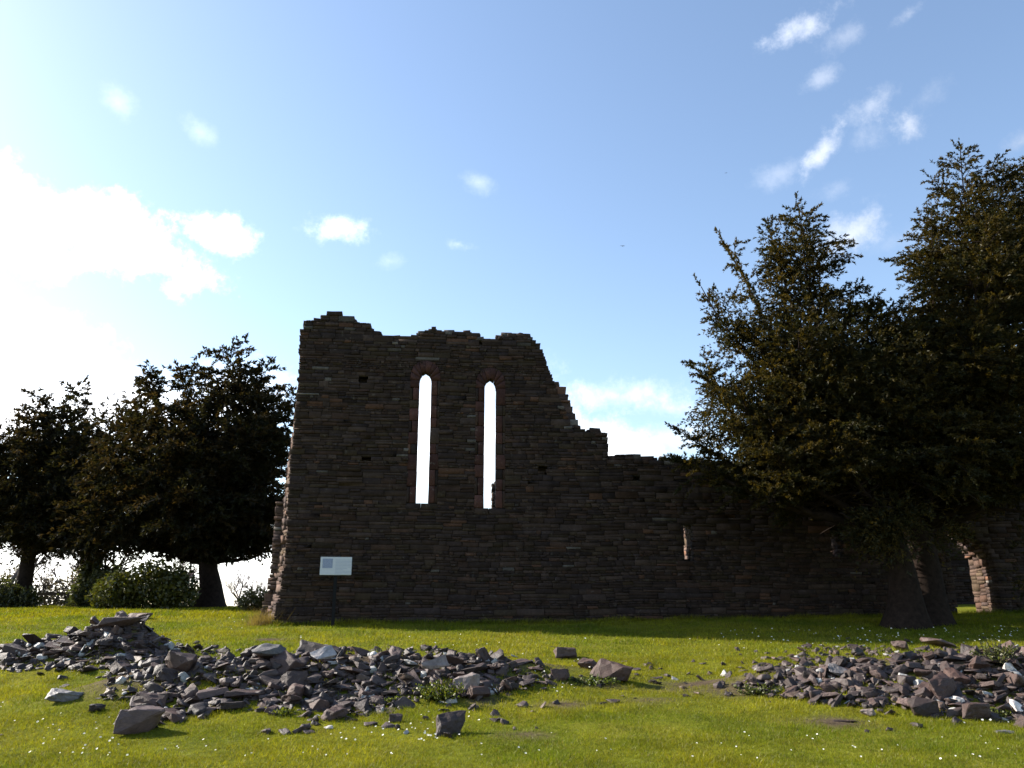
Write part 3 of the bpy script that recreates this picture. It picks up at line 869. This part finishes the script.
YG = [(.075, .075, .012), (.10, .09, .014), (.055, .058, .012), (.038, .044, .012)]
DG = [(.045, .05, .018), (.06, .058, .02), (.035, .04, .016)]
bush("bush", "yellow-green rounded bush in front of the dark yews", gp(145, 34.5), [(-1.2, 0, .7, 1.1, .9, .9), (.1, .2, 1.0, 1.2, 1.0, 1.1), (1.2, 0, .8, .95, .9, 1.0)], YG, 9000, .15)
TW = [(.085, .065, .062), (.065, .05, .05), (.10, .08, .07)]
bush("bush", "purplish leafless scrub far behind the picnic table", gp(48, 60, -.1), [(-2.6, 0, 2.0, 1.6, 1, 2.0), (0, 0, 1.5, 1.8, 1, 1.6), (2.4, 0, 2.1, 1.6, 1, 2.2)], TW, 4200, .22)
bush("bush", "purplish leafless scrub far behind the yellow-green bush", gp(150, 62, -.1), [(-2.4, 0, 1.7, 1.8, 1, 1.8), (.4, 0, 1.9, 2.0, 1, 1.9), (3.0, 0, 1.3, 1.6, 1, 1.4)], TW, 3600, .22)
bush("hedge", "low dim hedge in the distance behind the picnic table", gp(40, 72, -.1), [(x_, 0, .5 + .5 * math.sin(x_ * 1.3) ** 2, 1.9, 1.2, 1.1 + .4 * math.sin(x_ * .9)) for x_ in np.arange(-8, 7.1, 1.6)], [(.06, .052, .036), (.075, .06, .045), (.045, .045, .03)], 9000, .26)
bush("bush", "dark round bush at the frame edge under the reddish yew trunk", gp(2, 38), [(-.6, 0, .6, 1.3, 1, .9), (.6, 0, .4, 1.0, .8, .6)], DG, 5000, .15)
bush("bush", "dark sprawling bush just behind the yellow-green one", gp(108, 40), [(0, 0, .9, 1.3, .8, 1.0), (-1.0, 0, .5, .7, .7, .6)], DG, 4500, .15)
bush("bush", "small bushy scrub between the thick yew trunk and the tall wall", gp(257, 33), [(-.1, 0, .42, .75, .6, .5), (.5, 0, .3, .5, .5, .4)], [(.10, .09, .025), (.075, .06, .03), (.06, .06, .02)], 4500, .10)


# ------------------------------------------------------------------ grass
def build_grass():
    parts = []
    for (y0, y1, n, h, w) in ((7.4, 11.5, 230000, .036, .0065), (11.5, 17, 220000, .044, .009), (17, 27, 150000, .060, .015), (27, 44, 70000, .09, .03)):
        y = np.sqrt(rng.uniform(y0 ** 2, y1 ** 2, n)); x = rng.uniform(-.72, .72, n) * (y + .8)
        if y0 >= 27: x = rng.uniform(-.72, -.22, n) * y
        s = soil_mask(x, y); keep = rng.random(n) > s * 1.06
        if y0 >= 17:
            rel = np.stack([x - P0[0], y - P0[1]], 1); dd = rel @ WD[:2]; uu = rel @ WU[:2]
            keep &= ~((dd > -.02) & (dd < 1.35) & (uu > -.2))
        x, y = x[keep], y[keep]; parts.append((x, y, np.full(len(x), h), np.full(len(x), w)))
    # longer dry grass at the left foot of the wall
    q = 1500; x = P0[0] + rng.normal(-.35, .28, q); y = P0[1] + rng.uniform(-.1, 1.6, q)
    parts.append((x, y, np.full(q, .38), np.full(q, .012)))
    q2 = 9000; u_ = rng.uniform(0, 24, q2); v_ = -np.abs(rng.normal(0, .10, q2)) - .03
    parts.insert(0, (P0[0] + WU[0] * u_ + WD[0] * v_, P0[1] + WU[1] * u_ + WD[1] * v_, np.full(q2, .13), np.full(q2, .012)))
    x = np.concatenate([p[0] for p in parts]); y = np.concatenate([p[1] for p in parts]); h = np.concatenate([p[2] for p in parts]); w = np.concatenate([p[3] for p in parts])
    n = len(x); z = ground_z(x, y)
    tuft = fbm(x * 1.6, y * 1.6, 31, 4); h = h * (.25 + 1.9 * tuft * rng.uniform(.5, 1.3, n))
    a = rng.uniform(0, 2 * math.pi, n); lean = rng.uniform(0, 1.5, n); la = rng.uniform(0, 2 * math.pi, n)
    B = np.stack([x, y, z - .008], 1); sd = np.stack([np.cos(a), np.sin(a), np.zeros(n)], 1) * w[:, None] * .5
    tip = B + np.stack([np.cos(la) * lean * h, np.sin(la) * lean * h, h], 1)
    V = np.stack([B - sd, B + sd, tip], 1).reshape(-1, 3)
    pat = fbm(x * .5, y * .5, 41, 4)[:, None]; pt2 = fbm(x * 2.1 + 7, y * 2.1, 51, 3)[:, None]
    k = np.clip((pat - .42) * 3.2 + .5 + (pt2 - .45) * 1.2 + rng.normal(0, .20, (n, 1)), 0, 1)
    c = (1 - k) * np.array([[.094, .130, .005]]) + k * np.array([[.198, .196, .010]])
    dry = rng.random((n, 1)) < .05; c = np.where(dry, np.array([[.20, .15, .06]]), c); c[-q:] = np.array([.16, .12, .05])
    c *= rng.uniform(.6, 1.35, (n, 1)) * (.55 + .95 * fbm(x * 3.1, y * 3.1, 61, 3)[:, None])
    me = mesh_np("grass", V, [np.arange(3 * n).reshape(n, 3)], np.repeat(c, 3, 0))
    o = link_mesh("grass", me, M_GRASS); tag(o, "short yellow-green grass of the mown lawn", "grass", kind="stuff")


build_grass()


# ------------------------------------------------------------------ rubble stones
def rock_mesh(name, sx, sy, sz, seed, npts=16, power=.55):
    r = np.random.default_rng(seed); bm = bmesh.new()
    P = r.uniform(-1, 1, (npts, 3)); P = np.sign(P) * np.abs(P) ** power
    P *= np.array([sx, sy, sz]) / 2; P[:, 0] += P[:, 2] * r.uniform(-.35, .35); P[:, 1] += P[:, 0] * r.uniform(-.2, .2)
    for p in P: bm.verts.new(p)
    bmesh.ops.convex_hull(bm, input=bm.verts)
    bmesh.ops.delete(bm, geom=[v for v in bm.verts if not v.link_faces], context='VERTS')
    hi = sum((v.co.xy.length for v in bm.verts if v.co.z > 0), 0.0); lo = sum((v.co.xy.length for v in bm.verts if v.co.z <= 0), 0.0)
    if hi > lo:
        for v in bm.verts: v.co.z *= -1
        bmesh.ops.reverse_faces(bm, faces=bm.faces)
    bmesh.ops.dissolve_limit(bm, angle_limit=.22, verts=bm.verts, edges=bm.edges)
    bmesh.ops.bevel(bm, geom=list(bm.edges), offset=min(sx, sy, sz) * .035, segments=1, profile=.5, affect='EDGES')
    bmesh.ops.triangulate(bm, faces=bm.faces)
    big = max(sx, sy, sz)
    for cut in (.16, .10):
        es = [e for e in bm.edges if e.calc_length() > cut * big]
        if es: bmesh.ops.subdivide_edges(bm, edges=es, cuts=1)
        bmesh.ops.triangulate(bm, faces=bm.faces)
    bm.normal_update(); off = Vector(r.uniform(-50, 50, 3))
    mv = []
    for v in bm.verts:
        q = v.co / big
        n_ = mnoise.noise(q * 3.2 + off) * .05 + mnoise.noise(q * 8 + off) * .028
        lay_ = mnoise.noise(Vector((q.x * 1.2, q.y * 1.2, q.z * 16)) + off) * .030      # the grain of split slate
        hz = Vector((v.normal.x, v.normal.y, 0)) * lay_
        mv.append((v, (v.normal * n_ + hz) * big * min(1, .35 + 1.6 * min(sx, sy, sz) / big)))
    for v, d in mv: v.co += d
    me = bpy.data.meshes.new(name); bm.to_mesh(me); bm.free(); return me


SLABS = [rock_mesh("stone", 1, r_, t_, 100 + i, 18, .4) for i, (r_, t_) in enumerate([(.7, .16), (.6, .2), (.8, .14), (.55, .24), (.65, .18), (.9, .22), (.5, .13), (.75, .26), (.6, .3), (.7, .2)])]
BLOCKS = [rock_mesh("stone", 1, r_, t_, 200 + i, 15, .6) for i, (r_, t_) in enumerate([(.8, .55), (.7, .6), (.75, .45), (.9, .5), (.65, .5), (.7, .7), (.8, .4), (.6, .45)])]
for m in SLABS + BLOCKS: m.materials.append(M_SLATE)

HEAPS = {
    'back': ([(0, 650), (30, 640), (60, 633), (100, 622), (116, 611), (160, 612), (168, 628), (174, 644), (205, 648), (228, 655), (190, 668), (150, 676), (100, 672), (60, 670), (0, 668)], 85),
    'long': ([(118, 722), (150, 697), (165, 675), (200, 660), (240, 652), (350, 645), (400, 648), (470, 653), (545, 664), (548, 684), (500, 696), (440, 700), (430, 694), (392, 716), (330, 722), (260, 712), (230, 708), (180, 722), (140, 733)], 115),
    'right': ([(742, 688), (768, 664), (810, 646), (830, 643), (900, 650), (960, 640), (1030, 640), (1030, 728), (975, 718), (930, 714), (860, 706), (800, 702), (752, 694)], 95),
}


def inside(poly, x, y):
    c = False; j = len(poly) - 1
    for i in range(len(poly)):
        (xi, yi), (xj, yj) = poly[i], poly[j]
        if (yi > y) != (yj > y) and x < (xj - xi) * (y - yi) / (yj - yi) + xi: c = not c
        j = i
    return c


stone_n = 0


def place_stone(me, p, size, rz, tilt, taxis, lift, label, group=None, scale=None):
    o = bpy.data.objects.new("stone", me); COL.objects.link(o)
    sc = np.array(scale if scale is not None else (size, size, size))
    rot = Matrix.Rotation(tilt, 4, Vector((math.cos(taxis), math.sin(taxis), 0))) @ Matrix.Rotation(rz, 4, 'Z')
    o.matrix_world = Matrix.Translation(Vector((p[0], p[1], p[2] + lift))) @ rot @ Matrix.Diagonal((*sc, 1))
    tag(o, label, "stone", group); return o


HLAB = {('back', 0): "flat slate slab lying in the heap that peaks in a small stack", ('back', 1): "blocky slate stone lying in the heap that peaks in a small stack",
        ('long', 0): "flat slate slab lying in the long heap below the lancet slits", ('long', 1): "blocky slate stone lying in the long heap below the lancet slits",
        ('right', 0): "flat slate slab lying in the heap below the yews", ('right', 1): "blocky slate stone lying in the heap below the yews"}

small = []      # all the lesser stones, one heap of chips
for key, (poly, cnt) in HEAPS.items():
    xs_ = [p[0] for p in poly]; ys_ = [p[1] for p in poly]; placed = []; tries = 0
    while len(placed) < cnt and tries < 9000:
        tries += 1
        px, py = random.uniform(min(xs_), max(xs_)), random.uniform(min(ys_), max(ys_))
        if not inside(poly, px, py): continue
        k = len(placed) / cnt
        size = (.72 - .46 * k ** .36) * random.uniform(.75, 1.2) * {'back': .9, 'long': .9, 'right': .72}[key]
        if px < 0 or px > 1024: pass
        hp = hit(px, py)
        if hp is None or hp[1] > 18.2: continue
        rad = size * .5 * 60
        if any(abs(px - q[0]) < (size + q[2]) * F / hp[1] * .30 and abs(py - q[1]) < (size + q[2]) * F / hp[1] * .125 for q in placed): continue
        placed.append((px, py, size))
        blocky = random.random() < {'back': .18, 'long': .22, 'right': .36}[key]
        me = random.choice(BLOCKS if blocky else SLABS); lab = HLAB[(key, int(blocky))]
        tilt = abs(random.gauss(0, .42)) if not blocky else random.uniform(0, .9)
        place_stone(me, hp, size, random.uniform(0, 6.28), min(tilt, 1.3), random.uniform(0, 6.28), size * (.05 if not blocky else .08) + random.uniform(-.03, .06), lab,
                    group=f"{'blocky stones' if blocky else 'flat slabs'} of the " + {'back': 'heap that peaks in a stack', 'long': 'long heap below the slits', 'right': 'heap below the yews'}[key])
    print(key, len(placed))
    for _ in range({'back': 800, 'long': 1300, 'right': 1200}[key]):
        for _t in range(60):
            px, py = random.uniform(min(xs_) - 6, max(xs_) + 6), random.uniform(min(ys_) - 3, max(ys_) + 4)
            if inside(poly, px + random.gauss(0, 6), py + random.gauss(0, 2)): break
        hp = hit(px, py)
        if hp is not None and hp[1] < 18.2: small.append((hp, random.uniform(.07, .24) * (1.35 if random.random() < .3 else .8)))
# thin scatter of chips in the grass round the heaps
for (x0, y0, x1, y1, n) in [(300, 700, 480, 730, 22), (430, 690, 560, 740, 14), (540, 655, 660, 705, 34), (640, 660, 770, 705, 34), (730, 650, 770, 690, 14), (850, 705, 1020, 735, 14), (60, 672, 150, 695, 12), (92, 677, 165, 702, 48), (820, 635, 1020, 650, 16), (165, 640, 235, 660, 10), (225, 725, 420, 735, 8)]:
    for _ in range(n):
        hp = hit(random.uniform(x0, x1), random.uniform(y0, y1))
        if hp is not None: small.append((hp, random.uniform(.06, .2)))


def build_small():
    V, Q3, C = [], [], []; n = 0
    src = []
    for m in SLABS + BLOCKS:
        co = np.array([v.co[:] for v in m.vertices]); tri = np.array([p.vertices[:] for p in m.polygons]); src.append((co, tri))
    for hp, s in small:
        co, tri = src[random.randrange(len(src))]
        R_ = np.array(Matrix.Rotation(abs(random.gauss(0, .5)), 3, Vector((random.gauss(0, 1), random.gauss(0, 1), 0.01)).normalized()) @ Matrix.Rotation(random.uniform(0, 6.28), 3, 'Z'))
        W = (co * s * rng.uniform(.8, 1.2, (1, 3))) @ R_.T + hp + np.array([0, 0, s * .12])
        V.append(W); Q3.append(tri + n); n += len(W)
        k = random.random(); c = np.array([.045, .031, .028]) * random.uniform(.55, 1.5)
        if k < .05: c = np.array([.30, .29, .275])
        elif k < .09: c = np.array([.09, .06, .045])
        C.append(np.repeat(c[None], len(W), 0))
    o = link_mesh("small_stones", mesh_np("small_stones", np.concatenate(V), [np.concatenate(Q3)], np.concatenate(C)), M_SLATE_SMALL)
    tag(o, "small slate chips filling the stone heaps and strewn in the grass", "rubble", kind="stuff")


build_small()


# stones that stand out, each with a shape of its own
def special(px, py, w_px, dims, label, seed, rz=0.0, tilt=0.0, taxis=0.0, mat=None, lift=None, npts=18, power=.72):
    hp = hit(px, py); s = w_px * hp[1] / F / dims[0]
    d = [x * s for x in dims]; me = rock_mesh("stone", *d, seed, npts, power); me.materials.append(mat or M_SLATE)
    return place_stone(me, hp, 1, rz, tilt, taxis, d[2] * .40 if lift is None else lift * s, label)


M_PALE = stone_mat("pale slate", 'obj', base=(.125, .115, .115), rough=.6, lichen=.2, spec=.4, bump=.4, scale=1.4)
M_WHITE = stone_mat("quartz", 'obj', base=(.5, .49, .48), rough=.6, lichen=.1, spec=.4, bump=.3, scale=1.4)
special(450, 734, 34, (1, .7, .85), "small pointed dark stone standing alone in the grass before the long heap", 301, .3, npts=9, power=.9)
special(137, 732, 42, (1, .8, .62), "big dark boulder at the front corner of the long heap", 357, .4)
special(148, 708, 36, (1, .6, .45), "pale-topped stone leaning behind the big front boulder", 303, .2, .3, 1.0)
special(65, 700, 30, (1, .6, .42), "pale grey stone lying alone in the grass before the stacked heap", 304, .3, .2, 1.5, M_PALE)
special(97, 711, 16, (1, .7, .5), "little dark stone in the grass beside the lone pale stone", 305)
special(180, 671, 32, (1, .6, .62), "upright brown-grey boulder where the two heaps meet", 363, .1, .15, 1.57)
special(612, 680, 36, (1, .6, .55), "dark oblong boulder at the grassy far end of the long heap", 307, -.2, .25, 1.2)
special(565, 658, 24, (1, .7, .5), "dark stone on the grassy hump past the long heap", 308)
special(560, 680, 20, (1, .7, .6), "rounded stone half sunk in the grassy hump past the long heap", 309)
special(588, 668, 22, (1, .8, .5), "brown stone between the grassy hump and the oblong boulder", 310)
special(322, 668, 26, (1, .5, .2), "thin pale slate tipped on edge in the middle of the long heap", 311, .5, .9, .4, M_PALE, .5)
special(435, 680, 28, (1, .5, .16), "pale slate leaning steeply near the leafy weed", 312, .9, 1.0, .5, M_PALE, .5)
special(466, 692, 26, (1, .6, .8), "pale upright wedge stone at the front of the long heap", 313, .2, .2, 1.5, M_PALE)
special(267, 662, 34, (1, .7, .22), "broad pale flat slab on top of the long heap", 314, .1, .3, .2, M_PALE, .35)
special(312, 655, 36, (1, .6, .35), "large long slab on the crest of the long heap", 315, -.1, .2, .3)
special(290, 690, 34, (1, .6, .7), "tall wedge-shaped stone in the middle of the long heap", 316, .4, .2, 1.0, npts=10)
special(942, 700, 32, (1, .8, .95), "rounded mottled boulder at the front of the heap below the yews", 317, .4, power=.8, npts=22)
special(940, 647, 42, (1, .6, .2), "broad flat slab at the top of the heap below the yews", 318, .1, .15, 1.57, None, .08)
special(841, 676, 24, (1, .6, .45), "pale rounded stone high in the heap below the yews", 319, .2, .3, 1.57, M_PALE)
special(925, 715, 30, (1, .7, .55), "blunt dark stone in shadow below the mottled boulder", 320)
special(975, 720, 26, (1, .7, .7), "pair-topped grey block at the foot of the heap below the yews", 321)
special(1009, 672, 14, (1, .8, .7), "bright white stone near the top of the heap below the yews", 322, mat=M_WHITE)
special(959, 706, 11, (1, .9, .9), "small white cobble beside the mottled boulder", 323, mat=M_WHITE)
special(1020, 712, 16, (1, .8, .8), "white stone at the frame edge of the heap below the yews", 324, mat=M_WHITE)
special(818, 686, 9, (1, .9, .9), "small bluish-white cobble in the hollow of the heap below the yews", 325, mat=M_WHITE)
special(1002, 693, 22, (1, .25, .12), "slim slate propped up on edge in the heap below the yews", 326, .9, 1.0, .2, lift=.5)
special(845, 722, 22, (1, .25, .08), "thin slate splinter lying on bare soil before the heap", 327, -.4, .05)
special(868, 716, 16, (1, .7, .5), "pale blunt stone just clear of the heap below the yews", 328, mat=M_PALE)
special(1003, 733, 20, (1, .6, .15), "thin flat stone in the grass before the white edge stone", 329, mat=M_PALE)
special(137, 619, 25, (1, .7, .28), "topmost dark slab of the small stack", 330, .05, lift=.1, power=.3)
special(122, 626, 40, (1, .7, .22), "second slab from the top of the small stack", 331, .1, lift=.1, power=.3)
special(1, 736, 4, (1, .8, .5), "tiny stone in the grass at the frame edge", 332)
special(340, 716, 16, (1, .7, .7), "small upright stone in the grass before the long heap", 333)
special(395, 722, 14, (1, .8, .6), "little dark stone loose before the long heap, near the leafy weed", 334)
special(497, 722, 16, (1, .5, .3), "narrow dark stone lying flat right of the lone pointed stone", 335, .6, .3, 1.5)


# ------------------------------------------------------------------ weeds
def weed(label, px, py, w_px, h_px, n, pal, flat=.5):
    hp = hit(px, py); m = hp[1] / F; root = empty("weed", tuple(hp)); tb = Tubes()
    P, D = [], []
    for i in range(n // 12):
        a = rng.uniform(0, 6.28); rr = w_px * m * .5 * rng.random() ** .6
        e = hp + np.array([math.cos(a) * rr, math.sin(a) * rr * .8, h_px * m * rng.uniform(.35, 1.0) * (1 - .3 * rr / (w_px * m * .5))])
        c = curve(hp + np.array([math.cos(a) * rr * .4, math.sin(a) * rr * .3, -.02]), norm(e - hp), np.linalg.norm(e - hp), np.zeros(3), 5)
        tb.add(c, np.linspace(.006, .003, 5), 4)
        s = rng.random((12, 1)) ** .6; P.append(c[0] * (1 - s) + c[-1] * s)
        D.append(norm(rng.normal(0, 1, (12, 3)) + np.array([[0, 0, flat]])))
    P = np.concatenate(P); D = np.concatenate(D); k = len(P); pal = np.array(pal)
    V, Q, C = leaves(P, D, rng.uniform(.025, .06, k), rng.uniform(.008, .018, k), pal[rng.integers(0, len(pal), k)] * rng.uniform(.7, 1.3, (k, 1)))
    me = mesh_np("leaf", V, [Q], C); localise(me, root); link_mesh("foliage", me, M_LEAF, root)
    me = tb.mesh("stem"); localise(me, root); link_mesh("stem", me, M_LEAF, root)
    tag(root, label, "weed")


GR = [(.10, .12, .012), (.08, .10, .012), (.13, .13, .015)]
weed("leafy green weed growing at the front of the long heap", 440, 700, 40, 22, 1100, GR)
weed("small green weed among the chips in front of the long heap", 398, 704, 20, 9, 300, GR)
weed("low green weed between stones at the foot of the tall wedge stone", 283, 716, 16, 10, 220, GR)
weed("scrubby weed growing over the far end of the heap below the yews", 997, 664, 34, 26, 700, [(.09, .10, .03), (.12, .11, .04), (.07, .08, .02)])
weed("green weed by the pale stones at the foot of the heap below the yews", 1000, 718, 18, 12, 260, GR)
weed("low mossy weed at the near end of the heap below the yews", 757, 694, 34, 12, 520, [(.07, .085, .015), (.09, .10, .02)])
weed("low green weed on the grassy hump past the long heap", 592, 684, 40, 9, 520, [(.07, .095, .015), (.09, .11, .02)])


# ------------------------------------------------------------------ sign
def box(bm, x0, x1, y0, y1, z0, z1):
    r = bmesh.ops.create_cube(bm, size=1)
    for v in r['verts']: v.co = Vector(((x0 + x1) / 2 + v.co.x * (x1 - x0), (y0 + y1) / 2 + v.co.y * (y1 - y0), (z0 + z1) / 2 + v.co.z * (z1 - z0)))
    return r['verts']


def bm_obj(name, bm, mat, parent, bev=0.0):
    if bev: bmesh.ops.bevel(bm, geom=list(bm.edges), offset=bev, segments=2, affect='EDGES')
    me = bpy.data.meshes.new(name); bm.to_mesh(me); bm.free(); return link_mesh(name, me, mat, parent)


def build_sign():
    Y = 23.2; c = at(336, 566, Y); x = c[0]; g = gz(x, Y)
    root = empty("information_sign", (x, Y, g)); tag(root, "white information panel on a dark post before the tall wall", "sign")
    root.rotation_euler = (0, 0, math.radians(9))
    hz = c[2] - g; W = 30 * Y / F; tl = math.radians(-8); H = 17.6 * Y / F / math.cos(tl) * .98
    bm = bmesh.new(); box(bm, -.045, .045, .02, .11, -.3, hz); bm_obj("post", bm, M_POST, root, .006)
    R_ = Matrix.Translation((0, 0, hz)) @ Matrix.Rotation(tl, 4, 'X')
    bm = bmesh.new(); box(bm, -W / 2, W / 2, -.015, .02, -H / 2, H / 2); p = bm_obj("panel", bm, M_PANEL, root, .005); p.matrix_local = R_
    bm = bmesh.new(); box(bm, -W / 2 + .06, -W / 2 + .34, -.019, -.0155, -H / 2 + .19, H / 2 - .05); q = bm_obj("picture", bm, M_PRINT, p)
    bm = bmesh.new(); r = random.Random(4)
    for i in range(11):
        z = H / 2 - .09 - i * .040
        box(bm, -W / 2 + .42, -W / 2 + .42 + .46 * (1 if r.random() < .75 else r.uniform(.4, .8)), -.018, -.0155, z, z + .014)
    bm_obj("printed_text", bm, M_TEXT, p)
    bm = bmesh.new(); box(bm, -W / 2 - .02, W / 2 + .02, .022, .04, -H / 2 - .02, H / 2 + .02); bm_obj("backing_frame", bm, M_POST, p, .004)


build_sign()


# ------------------------------------------------------------------ picnic table
def build_table():
    Y = 42.5; b = gp(56, Y, 0); root = empty("picnic_table", b); tag(root, "wooden picnic table with crossed legs under the dark yews", "picnic table")

    def part(name, boxes, bev=.006):
        bm = bmesh.new()
        for bx in boxes: box(bm, *bx)
        return bm_obj(name, bm, M_WOOD, root, bev)
    part("table_top", [(-.95, .95, -.36 + i * .15, -.225 + i * .15, .70, .75) for i in range(5)] + [(-.85, .85, -.34, -.28, .60, .697), (-.85, .85, .28, .34, .60, .697)])
    for s in (-1, 1):
        part("seat", [(-.95, .95, s * .68 - .14, s * .68 - .01, .42, .46), (-.95, .95, s * .68 + .01, s * .68 + .14, .42, .46)])
    for x in (-.62, .62):
        for s in (-1, 1):
            bm = bmesh.new(); box(bm, x - .035 + s * .037, x + .035 + s * .037, -.05, .05, 0, .86)
            o = bm_obj("leg", bm, M_WOOD, root, .004); o.matrix_local = Matrix.Translation((0, s * .52, 0)) @ Matrix.Rotation(s * .58, 4, 'X')
        part("crossbar", [(x - .11, x - .076, -.82, .82, .33, .42)])
    root.rotation_euler = (0, 0, .35)


build_table()


# ------------------------------------------------------------------ daisies
def build_daisies():
    bm = bmesh.new()
    for k in range(12):
        a = k * math.pi / 6; c, s = math.cos(a), math.sin(a); n = Vector((-s, c, 0))
        p = [Vector((c * .004, s * .004, .001)), Vector((c * .011, s * .011, .003)) + n * .0034, Vector((c * .0155, s * .0155, .0045)), Vector((c * .011, s * .011, .003)) - n * .0034]
        bm.faces.new([bm.verts.new(q) for q in p])
    bmesh.ops.create_uvsphere(bm, u_segments=8, v_segments=5, radius=.0045, matrix=Matrix.Diagonal((1, 1, .7, 1)) @ Matrix.Translation((0, 0, .003)))
    me = bpy.data.meshes.new("daisy"); bm.to_mesh(me); bm.free(); me.materials.append(M_PETAL); me.materials.append(M_YOLK)
    for p in me.polygons: p.material_index = 1 if len(p.vertices) == 3 or p.center.length < .0058 else 0
    areas = [(830, 628, 1020, 645, 78), (715, 630, 830, 650, 34), (540, 668, 600, 695, 16), (520, 655, 600, 675, 10), (420, 715, 480, 745, 16), (330, 725, 440, 745, 22), (730, 735, 860, 765, 12), (860, 715, 1020, 765, 18), (440, 640, 700, 650, 6), (300, 635, 560, 650, 8), (20, 715, 120, 765, 26), (0, 690, 60, 730, 8), (120, 740, 420, 765, 18), (480, 735, 740, 765, 12), (200, 615, 270, 640, 5), (960, 680, 1020, 720, 4)]
    labels = "white daisy in the lawn"
    for (x0, y0, x1, y1, n) in areas:
        for _ in range(n):
            hp = hit(random.uniform(x0, x1), random.uniform(y0, y1))
            if hp is None: continue
            o = bpy.data.objects.new("daisy", me); COL.objects.link(o)
            o.location = (hp[0], hp[1], hp[2] + random.uniform(.035, .06)); s = random.uniform(.45, .9) * (1 + .05 * (hp[1] - 9)); o.scale = (s, s, s)
            o.rotation_euler = (random.uniform(.25, .8), random.uniform(-.3, .3), random.uniform(-.5, .5))
            tag(o, "open white daisy with a yellow centre growing in the lawn", "daisy", "white daisies scattered over the lawn")


build_daisies()


# ------------------------------------------------------------------ birds
def bird(px, py, Y, span, label, roll):
    p = at(px, py, Y); root = empty("bird", tuple(p)); tag(root, label, "bird")
    bm = bmesh.new(); bmesh.ops.create_uvsphere(bm, u_segments=10, v_segments=7, radius=.5)
    for v in bm.verts:
        x = v.co.x; k = 1 - .55 * max(0, -x * 1.6); v.co = Vector((x * span * .5, v.co.y * span * .13 * k, v.co.z * span * .12 * k))
    bm_obj("body", bm, M_BIRD, root)
    for s in (-1, 1):
        bm = bmesh.new(); pts = [(.10, .02, 0), (.02, .30, .05), (-.06, .52, .01), (-.10, .30, .045), (-.14, .02, 0)]
        top = [bm.verts.new((x * span, s * y * span, z * span + .004)) for x, y, z in pts]; bot = [bm.verts.new((x * span, s * y * span, z * span - .004)) for x, y, z in pts]
        bm.faces.new(top); bm.faces.new(bot[::-1])
        for i in range(5): bm.faces.new((top[i], top[(i + 1) % 5], bot[(i + 1) % 5], bot[i]))
        bmesh.ops.recalc_face_normals(bm, faces=bm.faces); bm_obj("wing", bm, M_BIRD, root)
    root.rotation_euler = (roll, 0, 1.3)


bird(622.5, 246, 90, .62, "tiny dark bird gliding in open sky above the stepped wall shoulder", .1)
bird(726, 173, 110, .45, "tiniest dark bird high in the sky over the ragged yew shoots", -.1)
